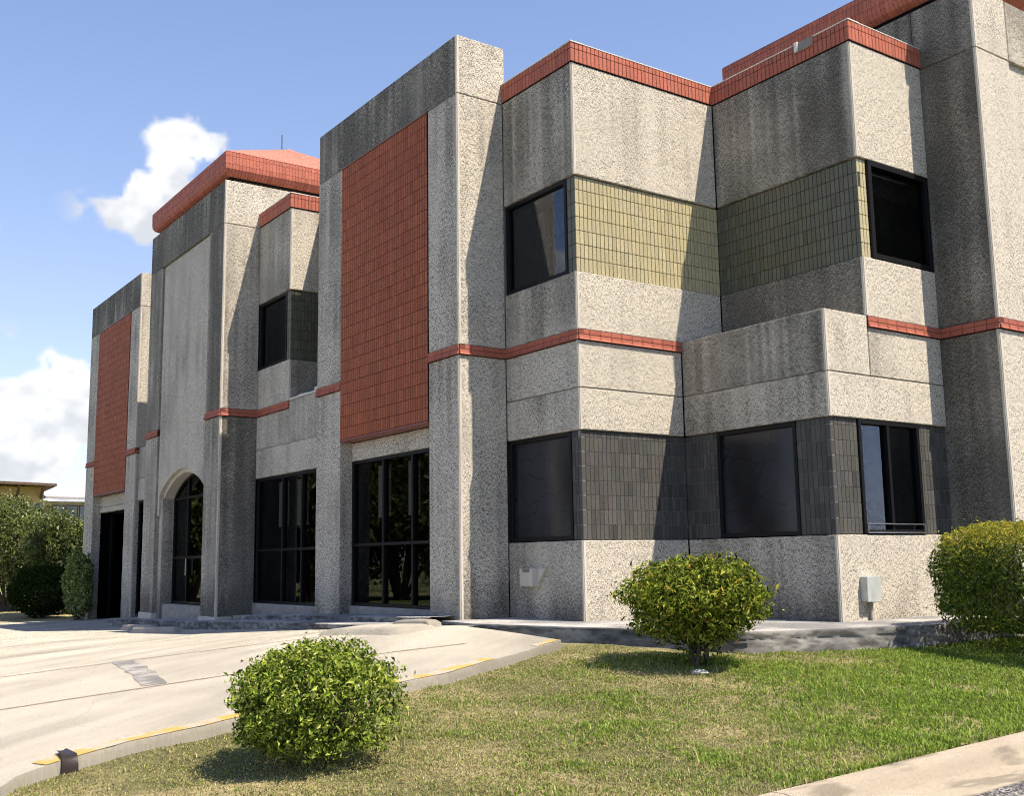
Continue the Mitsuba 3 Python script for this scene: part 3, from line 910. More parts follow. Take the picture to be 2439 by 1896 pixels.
sec = []
y = -1.32 - 1.83 * 3
first = True
while y < 40:
    a, b = y + .006, y + 1.83 * (2 if y < 12 else 8) - .006
    yy = np.linspace(a, b, 14)
    m = kerb_run(np.stack([kerb_x(yy), yy], 1))
    if first:
        part('', 'kerb', m, 'mat_kerb', smooth=35)
        first = False
    else:
        part('kerb', 'kerb_section', m, 'mat_kerb', smooth=35)
    y = b + .006
# return into the lot, behind the lawn's lower corner
th = np.linspace(0, 1, 16)
yk = -1.32 - 1.83 * 3
p0, p1, p2 = np.array([5.62, -7.02]), np.array([float(kerb_x(yk)) + .02, -7.55]), np.array([float(kerb_x(yk)), yk - .006])
bez = (1 - th)[:, None] ** 2 * p0 + 2 * (th * (1 - th))[:, None] * p1 + th[:, None] ** 2 * p2
part('kerb', 'kerb_section', kerb_run(bez), 'mat_kerb', smooth=35)
tag('kerb', 'rounded tan concrete kerb and gutter along the street', kind='structure')

# ------------------------------------------------------------------ parking lot
yl = np.concatenate([np.linspace(-45, -10, 15), np.linspace(-9.5, -.58, 60)])
rows = []
for y in yl:
    xr = float(lot_edge(y))
    tt = np.concatenate([[0], 1 - np.linspace(1, 0, 70)[1:] ** 1.6])
    rows.append(np.stack([-20.35 + (xr + 20.35) * tt, np.full(70, y), np.zeros(70)], -1))
P = np.array(rows)
P[..., 2] = lot_z(P[..., 0], P[..., 1])
mb = MB().add(grid_mesh(P))
edge = P[:, -1]
dn = edge.copy()
qn = np.stack([edge[:, 0] * 9, edge[:, 1] * 9, 0 * edge[:, 0]], -1)
dn[:, 2] -= .30
mid = edge.copy()
mid[:, 2] -= .05
mid[:, 0] += .012 + .03 * (meshkit.fbm(qn, 3, 2) - .5)
dn[:, 0] += .02 + .06 * (meshkit.fbm(qn + 5, 3, 2) - .5)
mb.add(grid_mesh(np.array([edge, mid, dn])))
back = P[-1]
dn = back.copy()
dn[:, 2] -= .3
mb.add(grid_mesh(np.array([back, dn])))
part('', 'parking_lot', mb.mesh(), 'mat_slab', smooth=50)
tag('parking_lot', 'pale streaked concrete parking lot sloping down from the building', kind='structure')
# the strip beside the building
xx = np.linspace(-20.35, 1.0, 60)
P = np.array([np.stack([xx, np.full(60, q), lot_z(xx, np.full(60, q)) - .003], -1) for q in (-.60, .0, .45)])
part('parking_lot', 'back_strip', MB().add(grid_mesh(P)).mesh(), 'mat_slab', smooth=50)


def strip(pts, w, lift, nrm=None):
    """A flat ribbon that follows the lot's surface."""
    pts = np.asarray(pts, float)
    s = np.linspace(0, 1, 60)
    d = np.concatenate([[0], np.cumsum(np.linalg.norm(np.diff(pts, axis=0), axis=1))])
    q = np.stack([np.interp(s * d[-1], d, pts[:, i]) for i in (0, 1)], 1)
    t = np.gradient(q, axis=0)
    t /= np.linalg.norm(t, axis=1, keepdims=True)
    n = np.stack([-t[:, 1], t[:, 0]], 1)
    wob = .25 * w * (meshkit.noise(np.stack([q[:, 0] * 4, q[:, 1] * 4, 0 * q[:, 0]], -1)) - .5)
    a, b = q + n * (w / 2 + wob)[:, None], q - n * (w / 2 - wob)[:, None]
    P = np.array([np.column_stack([a, lot_z(a[:, 0], a[:, 1]) + lift]), np.column_stack([(a + b) / 2, lot_z((a + b)[:, 0] / 2, (a + b)[:, 1] / 2) + lift]), np.column_stack([b, lot_z(b[:, 0], b[:, 1]) + lift])])
    return MB().add(grid_mesh(P)).mesh()


ye = np.linspace(-6.75, -2.05, 40)
part('parking_lot', 'yellow_stripe', strip(np.stack([lot_edge(ye) - .085, ye], 1), .15, .006), 'mat_yellow', label='worn yellow stripe along the lot edge', smooth=60)
ye = np.linspace(-1.15, -.62, 12)
part('parking_lot', 'yellow_stripe', strip(np.stack([lot_edge(ye) - .075, ye], 1), .10, .006), 'mat_yellow', label='short yellow stripe by the walkway end', smooth=60)

for x0, y0, y1 in ((2.62, -6.6, -1.6), (.08, -9, -1.9), (-3.5, -12, -2.2), (-7.0, -14, -2.9), (-10.5, -14, -2.0), (-14.0, -14, -1.4)):
    part('parking_lot', 'joint_filler', strip([(x0 + .06, y0), (x0 - .05, (y0 + y1) / 2), (x0, y1)], .035, .004), 'mat_joint', smooth=60)
part('parking_lot', 'repair_patch', strip([(-.02, -4.74), (1.2, -4.92), (2.52, -5.14)], .24, .005), 'mat_patch', label='grey worn patch across one bay of the lot', smooth=60)

# ------------------------------------------------------------------ lawn and planting beds
yl = np.concatenate([np.linspace(-7.9, 9, 86), np.linspace(10, 40, 10)])
rows = []
for y in yl:
    if y < -.57:
        xl = float(lot_edge(y)) + .005
    elif y < .8:
        xl = 1.05
    else:
        xl = 3.6
    xr = float(kerb_x(max(y, -7.0))) + .006
    if y < -6.9:
        k = (y + 7.9) / 1.0
        xl, xr = min(xl, xr - .2), xr - (1 - k) * .4
    rows.append(np.stack([np.linspace(xl, xr, 50), np.full(50, y), np.zeros(50)], -1))
P = np.array(rows)
P[..., 2] = lawn_z(P[..., 0], P[..., 1])
part('', 'lawn', MB().add(grid_mesh(P)).mesh(), 'mat_soil', smooth=True)
tag('lawn', 'sloping lawn soil, dry and bare in patches', kind='structure')

# walkway slab round the bays, with a broken lower edge
ring = [(.05, -.34), (.96, -.39), (3.0, .17), (4.70, .66), (4.80, .74), (5.20, 2.0), (5.53, 3.15), (5.72, 4.5), (5.86, 5.5), (5.95, 12), (3.0, 12), (3.0, 3.4), (1.0, 1.4), (.05, 1.2)]
pol = sg.Polygon(ring)
bnd = pol.exterior
L = bnd.length
s = np.arange(0, L, .06)
xy = np.array([bnd.interpolate(q).coords[0] for q in s])
c2 = np.roll(xy, -1, 0) - np.roll(xy, 1, 0)
nrm = np.stack([c2[:, 1], -c2[:, 0]], 1)
nrm /= np.linalg.norm(nrm, axis=1, keepdims=True)
if not bnd.is_ccw:
    nrm = -nrm
lay = [(0.0, -.018), (.0, .010), (-.02, .018), (-.075, .014), (-.10, .004), (-.13, .022), (-.18, .012), (-.24, .03), (-.34, .02)]
V = []
for i, (z, o) in enumerate(lay):
    q = np.stack([xy[:, 0] * 5, xy[:, 1] * 5, np.full(len(xy), z * 26)], -1)
    r = (meshkit.fbm(q, 4, 6) - .5) * (0 if i < 2 else (.012 if i < 4 else .085))
    zz = z + (meshkit.fbm(q + 9, 3, 2) - .5) * (.0 if i < 2 else (.01 if i < 4 else .04))
    V.append(np.column_stack([xy + nrm * (o + r)[:, None], zz if np.ndim(zz) else np.full(len(xy), zz)]))
V = np.array([np.vstack([v, v[:1]]) for v in V])
mb = MB().add(grid_mesh(V))
vv, ff = trimesh.creation.triangulate_polygon(sg.Polygon(V[0][:-1, :2]), engine='earcut')
mb.add((np.column_stack([vv, np.zeros(len(vv))]), ff))
part('', 'walkway', mb.mesh(), 'mat_walk', smooth=30)
tag('walkway', 'raised grey concrete walkway slab with a crumbling broken edge', kind='structure')

# pavement in front of the facade: a low step up from the lot
xx = np.linspace(-14.6, .03, 60)
mb = MB()
zt = np.interp(xx, [-14.6, -9, -5, -2, .03], [-.42, -.29, -.15, -.08, -.03])
prof = [(.35, .0), (-1.02, .0), (-1.05, -.012), (-1.06, -.30)]
mb.add(grid_mesh(np.array([np.stack([xx, np.full(60, q), zt + o], -1) for q, o in prof])))
e = np.array([(xx[-1], q, zt[-1] + o) for q, o in prof] + [(xx[-1], .35, zt[-1] - .3)])
mb.add((e, np.array([[0, 1, 2], [0, 2, 3], [0, 3, 4]])))
part('', 'pavement', mb.mesh(), 'mat_walk', smooth=30)
tag('pavement', 'low concrete pavement in the shade before the facade', kind='structure')
xx = np.linspace(-7.9, -.15, 40)
zt = np.interp(xx, [-14.6, -9, -5, -2, .03], [-.42, -.29, -.15, -.08, -.03]) + .085
m = MB().add(grid_mesh(np.array([np.stack([xx, np.full(40, q), zt + o], -1) for q, o in ((.35, 0), (-.42, 0), (-.44, -.01), (-.45, -.2))])))
part('pavement', 'step', m.mesh(), 'mat_walk', smooth=30)


def lump(x0, x1, y0, y1, h, seed, rot=0.0, n=26):
    """A worn, rounded concrete piece lying on the lot."""
    u, w = np.meshgrid(np.linspace(-1, 1, n), np.linspace(-1, 1, 12), indexing='ij')
    cx_, cy_ = (x0 + x1) / 2, (y0 + y1) / 2
    ax, ay = (x1 - x0) / 2 * u, (y1 - y0) / 2 * w
    px, py = cx_ + ax * math.cos(rot) - ay * math.sin(rot), cy_ + ax * math.sin(rot) + ay * math.cos(rot)
    r = np.clip(1 - np.maximum(np.abs(u) ** 6, np.abs(w) ** 4), 0, 1) ** .5
    z = lot_z(px, py) - .02 + (h + .02) * r + .012 * (meshkit.fbm(np.stack([px * 5, py * 5, 0 * px], -1), 3, seed) - .5) * r
    return MB().add(grid_mesh(np.stack([px, py, z], -1))).mesh()


part('', 'ramp', lump(-.45, 1.05, -1.95, -1.10, .085, 3, rot=.25), 'mat_slab', smooth=True)
tag('ramp', 'worn pale concrete ramp at the end of the pavement', kind='structure')
part('', 'kerb_stone', lump(-.28, .62, -.98, -.72, .11, 4, rot=.12), 'mat_slab', smooth=True)
tag('kerb_stone', 'short white broken kerb stone by the portal corner', 'kerb stone')

for i, (cx_, cy_, rz) in enumerate(((-7.75, -2.00, .16), (-10.1, -1.62, .05))):
    n = 20
    u = np.linspace(-.92, .92, n)
    pr = [(-.085, 0), (-.075, .085), (-.045, .125), (.045, .125), (.075, .085), (.085, 0)]
    V = []
    for o, z in pr:
        k = np.clip((1 - np.abs(u) / .92) / .05, 0, 1) ** .5
        px, py = cx_ + u * math.cos(rz) - o * math.sin(rz), cy_ + u * math.sin(rz) + o * math.cos(rz)
        V.append(np.stack([px, py, lot_z(px, py) - .01 + z * (.25 + .75 * k)], -1))
    V = np.array(V)
    mb = MB().add(grid_mesh(V))
    for e in (0, -1):
        mb.add((V[:, e], np.array([[0, j, j + 1] for j in range(1, 5)])))
    k = part('', 'wheel_stop', mb.mesh(), 'mat_wheelstop', smooth=30)
    tag(k, ('concrete wheel stop nearer the camera, in front of the small bay window', 'concrete wheel stop before the arched entrance, the farther of two')[i], 'wheel stop', 'wheel stops in the shade')

# drain chute over the lot edge
e0 = np.array([float(lot_edge(-6.55)), -6.55])
dr_ = []
for o, z in ((-.24, .010), (-.16, .012), (-.07, .014), (.0, .014), (.03, -.015), (.045, -.06), (.05, -.10)):
    dr_.append([(e0[0] + o - .02 * w, -6.55 + (.02 + .045 * min(1, (o + .5) * 1.6)) * w, float(lot_z(e0[0] + min(o, 0), -6.55)) + z + .015 * abs(w)) for w in (-1, -.4, .4, 1)])
part('', 'drain_chute', MB().add(grid_mesh(np.array(dr_, float))).mesh(), 'mat_darkmetal', smooth=True)
tag('drain_chute', 'small dark metal chute bent over the yellow striped lot edge', 'drain chute')

rs = trimesh.creation.icosphere(subdivisions=3, radius=1.0)
v = np.asarray(rs.vertices)
v = v * (1 + .5 * (meshkit.fbm(v * 2.3 + 4, 4, 1) - .5))[:, None] * np.array([.10, .07, .032])
v += np.array([5.42, -.62, float(lawn_z(5.42, -.62)) + .02])
part('', 'pale_rock', (v, np.asarray(rs.faces)), 'mat_margin', smooth=True)
tag('pale_rock', 'pale stone lying in the grass beside the middle bush', 'rock')


# ------------------------------------------------------------------ foliage
def leaves(pts, nrm, size, cols, rng, flat=.5, ratio=.45):
    """Folded two-facet leaves at pts, roughly facing nrm. -> vertices, faces, colours"""
    n = len(pts)
    d = nrm * flat + rng.normal(0, 1, (n, 3)) * .75
    d /= np.linalg.norm(d, axis=1, keepdims=True)
    a = rng.normal(0, 1, (n, 3))
    a = a - d * (a * d).sum(1, keepdims=True)
    a /= np.linalg.norm(a, axis=1, keepdims=True)
    b = np.cross(d, a)
    s = size * np.clip(np.exp(rng.normal(0, .32, n)), .4, 2.0)[:, None]
    fold = .18 * s * d
    v = np.stack([pts - a * s * .5, pts + b * s * ratio * .5 + fold, pts + a * s * .5, pts - b * s * ratio * .5 + fold], 1).reshape(-1, 3)
    i = np.arange(n)[:, None] * 4
    f = np.vstack([i + [0, 1, 2], i + [0, 2, 3]])
    return v, f, np.repeat(cols, 4, 0)


def pick(rng, n, palette, weights, jitter=.18):
    c = np.array(palette)[rng.choice(len(palette), n, p=np.array(weights) / sum(weights))]
    return np.clip(c * np.exp(rng.normal(0, jitter, (n, 1))), .004, .7)


def limb(p, r, sides=7):
    p = np.asarray(p, float)
    t = np.gradient(p, axis=0)
    t /= np.linalg.norm(t, axis=1, keepdims=True)
    ref = np.array([.3, .9, .2])
    a = np.cross(t, ref)
    a /= np.linalg.norm(a, axis=1, keepdims=True)
    b = np.cross(t, a)
    an = np.linspace(0, 2 * np.pi, sides, endpoint=False)
    v = p[:, None] + np.asarray(r)[:, None, None] * (np.cos(an)[None, :, None] * a[:, None] + np.sin(an)[None, :, None] * b[:, None])
    i, j = np.meshgrid(np.arange(len(p) - 1), np.arange(sides), indexing='ij')
    q = np.stack([i * sides + j, i * sides + (j + 1) % sides, (i + 1) * sides + (j + 1) % sides, (i + 1) * sides + j], -1).reshape(-1, 4)
    return v.reshape(-1, 3), q


def shell_points(rng, n, shape, inner=.72, lump=.22, freq=2.6, seed=1, power=2.0):
    """Points in the outer layer of a lumpy superellipsoid; shape = half axes."""
    d = rng.normal(0, 1, (n, 3))
    d /= np.linalg.norm(d, axis=1, keepdims=True)
    k = (np.abs(d) ** power).sum(1) ** (-1 / power)
    r = k * (1 + lump * 2 * (meshkit.fbm(d * freq + 3.7, 3, seed) - .5))
    q = rng.uniform(0, 1, n) ** .6
    r = r * (inner + (1 - inner) * q)
    return d * r[:, None] * np.array(shape), d


def bush(key, c, half, n, size, palette, weights, seed, label, stem=True, lump=.22, inner=.70, power=2.0, flat=.6, stray=.04, top_palette=None, cut=None, freq=2.6, ratio=.45, group=None):
    rng = np.random.default_rng(seed)
    p, d = shell_points(rng, n, half, inner, lump, freq, seed, power)
    if cut is not None:
        keep = cut(p / np.array(half), rng)
        p, d = p[keep], d[keep]
    m = int(n * stray)
    s = rng.integers(0, len(p), m)
    p[s] *= 1 + rng.uniform(.02, .14, (m, 1))
    cols = pick(rng, len(p), palette, weights)
    if top_palette is not None:
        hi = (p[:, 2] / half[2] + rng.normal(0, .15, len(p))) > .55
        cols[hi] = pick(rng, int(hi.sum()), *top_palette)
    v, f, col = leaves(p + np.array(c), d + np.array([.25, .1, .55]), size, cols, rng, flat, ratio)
    k = nkey(key)
    scene[f'{k}__foliage'] = mikit.ply((v, f), 'mat_leaf', color=col)
    # twigs
    mb = MB()
    base = np.array(c) + np.array([0, 0, -half[2]])
    for _ in range(46):
        a = rng.uniform(0, 2 * np.pi)
        e = np.array([math.cos(a) * half[0] * rng.uniform(.35, .9), math.sin(a) * half[1] * rng.uniform(.35, .9), rng.uniform(-.35, .8) * half[2]])
        b0 = base + np.array([rng.uniform(-.07, .07), rng.uniform(-.07, .07), 0])
        t = np.linspace(0, 1, 6)[:, None]
        mid = (b0 + np.array(c) + e) / 2 + np.array([rng.uniform(-.05, .05), rng.uniform(-.05, .05), -.05])
        pts = (1 - t) ** 2 * b0 + 2 * t * (1 - t) * mid + t ** 2 * (np.array(c) + e)
        mb.add(limb(pts, np.linspace(.011, .003, 6), 4))
    scene[f'{k}__twigs'] = mikit.ply(mb.mesh(), 'mat_bark')
    tag(k, label, 'bush', group)
    return k, rng


GREEN_A = [(.24, .315, .045), (.12, .185, .027), (.37, .43, .095), (.035, .06, .013), (.48, .50, .17)]
zl = float(lawn_z(6.25, -5.2))
def cutA(q, rng):      # a bare patch of twigs low on its right side
    r = np.array([.57368, .81893, 0])
    s = q @ r
    return ~((s > .25) & (q[:, 2] < .15) & (q[:, 2] > -.65) & (rng.uniform(0, 1, len(q)) < .62)) & ~((q[:, 2] < -.80) & (rng.uniform(0, 1, len(q)) < .7))
bush('bush', (6.27, -5.16, zl + .44), (.54, .56, .385), 20000, .036, GREEN_A, (4, 4, 2.5, 2, 1), 21, 'round bright green clipped bush on the lawn beside the yellow striped edge', cut=cutA, lump=.36, inner=.55, power=2.4, stray=.07, freq=3.4)
GREEN_B = [(.20, .26, .032), (.085, .125, .017), (.34, .38, .08), (.38, .37, .06), (.022, .038, .008), (.42, .24, .06)]
zl = float(lawn_z(5.12, -.30))
kb, rb = bush('bush', (5.10, -.30, zl + .69), (.80, .78, .45), 15500, .054, GREEN_B, (4, 4, 2.5, 1.5, 2, .25), 33, 'spreading glossy bush on a bare stem before the walkway slab', lump=.38, inner=.42, ratio=.36, freq=3.0, stray=.07)
mb = MB()
for i in range(5):
    a = i * 1.3
    t = np.linspace(0, 1, 7)
    b0 = np.array([5.12 + .04 * math.cos(a), -.30 + .04 * math.sin(a), zl - .05])
    e = np.array([5.10 + .28 * math.cos(a), -.30 + .28 * math.sin(a), zl + .62])
    pts = b0 + (e - b0) * (t[:, None] ** np.array([1.6, 1.6, 1.0])) + .015 * np.sin(t * 9 + i)[:, None]
    mb.add(limb(pts, np.linspace(.030, .012, 7), 6))
lv = leaves(np.column_stack([rb.normal(5.11, .10, 260), rb.normal(-.30, .10, 260), zl + rb.uniform(.04, .42, 260)]), rb.normal(0, 1, (260, 3)) + [0, 0, .5], .05, pick(rb, 260, GREEN_B, (2, 4, 1, .5, 3, .1)), rb)
part(kb, 'basal_shoots', lv[:2], 'mat_leaf', color=lv[2], kind='stuff')
scene[f'{kb}__stem'] = mikit.ply(mb.mesh(), 'mat_bark', smooth=40)
GREEN_C = [(.095, .145, .023), (.042, .075, .014), (.175, .225, .045), (.27, .29, .065)]
zl = float(lawn_z(6.45, 3.75))
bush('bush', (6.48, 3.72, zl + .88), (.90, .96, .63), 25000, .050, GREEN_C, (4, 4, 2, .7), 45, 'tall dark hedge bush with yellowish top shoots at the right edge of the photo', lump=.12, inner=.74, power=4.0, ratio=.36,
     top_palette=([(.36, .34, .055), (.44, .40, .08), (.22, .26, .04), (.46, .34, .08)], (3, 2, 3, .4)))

# dead plant by the tap
rng = np.random.default_rng(3)
mb = MB()
for i in range(26):
    a = rng.uniform(0, 6.28)
    l = rng.uniform(.06, .17)
    b0 = np.array([4.78 + rng.normal(0, .03), 5.10 + rng.normal(0, .05), .01])
    mb.add(limb(np.array([b0, b0 + np.array([math.cos(a) * l * .6, math.sin(a) * l * .6, l * .6]), b0 + np.array([math.cos(a) * l, math.sin(a) * l, l * .55])]), [.006, .005, .002], 4), np.array([.30, .16, .08]) * rng.uniform(.6, 1.4))
part('', 'dead_plant', mb.mesh(), 'mat_paint', color=mb.col())
tag('dead_plant', 'dry reddish brown plant on the walkway below the tap', 'plant')


# ------------------------------------------------------------------ trees and far buildings on the left
def tree(key, base, height, crown, seed, palette, weights, label, n=15000, size=.11, clear=.28, group=None, trunks=3, cat='tree'):
    rng = np.random.default_rng(seed)
    base = np.array(base, float)
    k = nkey(key)
    mb = MB()
    cl = []
    nl = 11
    for i in range(nl):
        a = i * 2.4 + rng.uniform(-.3, .3)
        rr = rng.uniform(.25, .85)
        e = base + np.array([math.cos(a) * crown[0] * rr, math.sin(a) * crown[1] * rr, height * (clear + (1 - clear) * rng.uniform(.35, .95) * (1.05 - .35 * rr))])
        b0 = base + np.array([.10 * math.cos(i % trunks * 2.1), .10 * math.sin(i % trunks * 2.1), -.1])
        t = np.linspace(0, 1, 9)[:, None]
        mid = base + np.array([math.cos(a) * crown[0] * .12, math.sin(a) * crown[1] * .12, height * clear * 1.3])
        pts = (1 - t) ** 2 * b0 + 2 * t * (1 - t) * mid + t ** 2 * e + .03 * rng.normal(0, 1, (9, 3)) * t
        mb.add(limb(pts, np.linspace(.085, .015, 9) * height / 4.0, 7))
        cl.append(e)
    scene[f'{k}__trunk'] = mikit.ply(mb.mesh(), 'mat_bark', smooth=40)
    P_, D_ = [], []
    cc = base + np.array([0, 0, height * (.5 + clear / 2)])
    for i in range(30):
        if i < nl:
            c = cl[i]
        else:
            d = rng.normal(0, 1, 3)
            d /= np.linalg.norm(d)
            c = cc + d * np.array([crown[0], crown[1], height * (1 - clear) / 2]) * rng.uniform(.35, .86)
        q, d = shell_points(rng, n // 30, np.array([crown[0] * .40, crown[1] * .40, height * (1 - clear) * .19]) * rng.uniform(.7, 1.2), .25, .4, 3.0, seed + i)
        P_.append(q + c)
        D_.append(d)
    P_, D_ = np.vstack(P_), np.vstack(D_)
    cols = pick(rng, len(P_), palette, weights, .22)
    v, f, col = leaves(P_, D_ + np.array([.2, .1, .5]), size, cols, rng, .5)
    scene[f'{k}__crown'] = mikit.ply((v, f), 'mat_leaf', color=col)
    tag(k, label, cat, group)
    return k


OAK = [(.125, .160, .048), (.065, .090, .025), (.23, .26, .11), (.42, .43, .26)]
DARK = [(.022, .040, .010), (.035, .055, .014), (.015, .025, .008)]
tree('tree', (-29.6, -.6, -.85), 4.25, (2.3, 2.3), 61, OAK, (4, 4, 2, .8), 'leafy green tree at the left edge below the yellow building', n=32000, clear=.08)
tree('tree', (-25.6, .55, -.85), 3.8, (1.35, 1.5), 62, OAK, (4, 4, 2, .8), 'smaller green tree touching the left side of the far portal', n=20000, clear=.06)
tree('tree', (-35.5, .4, -.8), 4.5, (2.9, 2.9), 63, OAK, (4, 4, 2, .8), 'farther green tree behind the left edge tree', n=20000, size=.14, clear=.05)
bush('shrub', (-23.4, -.75, .12), (1.25, 1.0, .78), 10500, .085, DARK, (3, 3, 2), 71, 'dark rounded shrub in the shade under the left trees', lump=.25)
LIT_LIME = [(.28, .34, .11), (.16, .22, .06), (.46, .48, .27), (.07, .10, .03)]  # pale leaves raised further to stand in for missing sunlight
bush('shrub', (-20.15, -.48, .36), (.66, .42, 1.02), 6000, .09, LIT_LIME, (4, 3, 1.5, 1.5), 72, 'tall pale green shrub beside the dark far doorway', lump=.30, inner=.5)
for k in ('shrub', 'shrub_001'):
    labels[k]['category'] = 'shrub'

# grass verge past the lot
xs_, ys_ = np.meshgrid(np.linspace(-70, -20.30, 50), np.linspace(-60, 14, 50), indexing='ij')
zz = -.72 + .010 * (ys_ + 1) * (ys_ < -1) + np.clip(-(xs_ + 26), 0, 50) * .012 + .05 * (meshkit.fbm(np.stack([xs_, ys_, 0 * xs_], -1), 3, 5) - .5)
zz = np.where(ys_ < -3, np.minimum(zz, -.70 + .022 * (ys_ + 3)), zz)
part('', 'verge', MB().add(grid_mesh(np.stack([xs_, ys_, zz], -1))).mesh(), 'mat_ground', smooth=True)
tag('verge', 'grass verge beyond the far end of the parking lot', kind='structure')


# far buildings; local frame: u to the right as seen from the street, v away
def far_frame(o, ang):
    c, s = math.cos(ang), math.sin(ang)
    U, Vv = np.array([c, s, 0]), np.array([-s, c, 0])
    def tr(vf):
        v = np.asarray(vf[0])
        return np.array(o) + v[:, :1] * U + v[:, 1:2] * Vv + v[:, 2:] * np.array([0, 0, 1.0]), vf[1]
    return tr


princ('mat_ochre', lambda p, n, uv: mix((.52, .36, .12), (.62, .44, .17), fbm(p.x * .6, p.y * .6, p.z * .6, 3)), .8)
princ('mat_brown', (.12, .075, .05), .7)
princ('mat_roofgrey', (.30, .30, .30), .6)
princ('mat_cream', (.55, .50, .40), .8)
princ('mat_farglass', (.10, .14, .16), .15, specular=.8)
ang = 1.49
tr = far_frame((-72.3, 6.0, 0), ang)
yb = 'yellow_building'
part(yb, 'wall', MB().add(tr(box(-14, 3.2, .0, 9, -1.2, 6.80))).mesh(), 'mat_ochre')
v = np.array([(-15, -1.3, 7.50), (3.9, -1.3, 6.95), (3.9, 9.5, 6.95), (-15, 9.5, 7.50), (-15, -1.3, 7.34), (3.9, -1.3, 6.79), (3.9, 9.5, 6.79), (-15, 9.5, 7.34)])
part(yb, 'roof', MB().add(tr((v, np.array([[0, 1, 2, 3], [7, 6, 5, 4], [0, 4, 5, 1], [1, 5, 6, 2], [2, 6, 7, 3], [3, 7, 4, 0]])))).mesh(), 'mat_brown')
part(yb, 'roof_edge', MB().add(tr(((v + np.array([0, -.03, .03]))[[0, 1, 5, 4]] * np.array([1, 1, 1]) + np.array([[0, 0, .0], [0, 0, 0], [0, 0, .12], [0, 0, .12]]), np.array([[0, 1, 2, 3]])))).mesh(), 'mat_roofgrey')
for u in (-9.0, -4.4, -.6, 1.4, 3.0):
    zt = 7.02 - .026 * (u + 2)
    a = np.array([(u - .09, .0, zt - 1.0), (u + .09, .0, zt - 1.0), (u + .09, .0, zt - .75), (u - .09, .0, zt - .75), (u - .09, -1.2, zt - .12), (u + .09, -1.2, zt - .12), (u + .09, -1.2, zt + .06), (u - .09, -1.2, zt + .06)])
    part(yb, 'bracket', MB().add(tr((a, np.array([[0, 1, 2, 3], [7, 6, 5, 4], [0, 4, 5, 1], [1, 5, 6, 2], [2, 6, 7, 3], [3, 7, 4, 0]])))).mesh(), 'mat_brown')
for u in (-11.5, -7.6, -3.6, .2, 2.5):
    for w in range(3 if u != 2.5 else 1):
        k = part(yb, 'window', MB().add(tr(box(u + w * .72, u + w * .72 + .66, -.06, .02, 3.5, 5.6))).mesh(), 'mat_cream')
        part(k, 'pane', MB().add(tr(box(u + w * .72 + .07, u + w * .72 + .59, -.075, -.061, 3.58, 5.52))).mesh(), 'mat_farglass')
tag(yb, 'far yellow building with a sloping brown roof on brackets', 'building')
tr = far_frame((-76.3, 10.6, 0), ang)
yb = 'grey_roofed_building'
part(yb, 'wall', MB().add(tr(box(-.6, 8.2, .0, 7, -1.2, 5.98))).mesh(), 'mat_cream')
v = np.array([(-1.0, -1.2, 6.30), (9, -1.2, 6.15), (9, 7, 7.05), (-1.0, 7, 7.2), (-1.0, -1.2, 6.12), (9, -1.2, 5.97), (9, 7, 6.85), (-1.0, 7, 7.0)])
part(yb, 'roof', MB().add(tr((v, np.array([[0, 1, 2, 3], [7, 6, 5, 4], [0, 4, 5, 1], [1, 5, 6, 2], [2, 6, 7, 3], [3, 7, 4, 0]])))).mesh(), 'mat_roofgrey')
for u in (.1, 1.1, 2.1):
    k = part(yb, 'window', MB().add(tr(box(u, u + .92, -.06, .02, 4.2, 5.7))).mesh(), 'mat_brown')
    part(k, 'pane', MB().add(tr(box(u + .07, u + .85, -.075, -.061, 4.27, 5.63))).mesh(), 'mat_farglass')
tag(yb, 'lower far building with a grey roof just left of the far portal', 'building')

# ------------------------------------------------------------------ what the windows mirror, out of the frame
GRP = 'trees mirrored in the ground floor windows'
src = tree('street_tree', (-34, -13, -1.0), 8.5, (3.2, 3.2), 81, OAK, (4, 4, 2, .6), 'x', n=14000, size=.30, group=GRP, clear=.02)
TL = 'leafy tree at the far side of the parking lot, seen only mirrored in dark windows'
tag(src, TL, 'tree', GRP)


def mirror_tree(x, y, z, s, r, label, group):
    k = nkey('street_tree')
    tf = T().translate([x, y, z]).rotate([0, 0, 1], r).scale(s).translate([34, 13, 1.0])
    for q in ('trunk', 'crown'):
        scene[f'{k}__{q}'] = {**scene[f'{src}__{q}'], 'to_world': tf}
    tag(k, label, 'tree', group)


for (x, y, q, r) in ((-34, -8.0, 1.0, 50), (-35, -18, 1.05, 120), (-33, -22.5, .95, 200), (-32, -27, 1.1, 290), (-39, -15.5, 1.2, 330), (-39, -11, 1.15, 20), (-37, -24, 1.2, 240)):
    mirror_tree(x, y, -1.0, q, r, TL, GRP)
for (x, y, q, r) in ((17.5, 33, .7, 20), (21, 22, .65, 140)):
    mirror_tree(x, y, -.8, q, r, 'leafy tree across the street, seen only mirrored in the sunny ground floor window', 'trees mirrored in the sunny window')
tw = 'tower_block'
bx, by = 92.0, 74.0
part(tw, 'wall', MB().add(box(bx, bx + 16, by, by + 20, -2, 34)).add(box(bx + 3, bx + 13, by + 3, by + 16, 34, 40)).mesh(), 'mat_roofgrey')
for i in range(10):
    part(tw, 'window_band', MB().add(box(bx - .15, bx + 16.15, by - .15, by + 20.15, 1 + i * 3.2, 2.9 + i * 3.2)).mesh(), 'mat_farglass')
tag(tw, 'grey tower block across the street, mirrored in the sunny ground floor window', 'building')


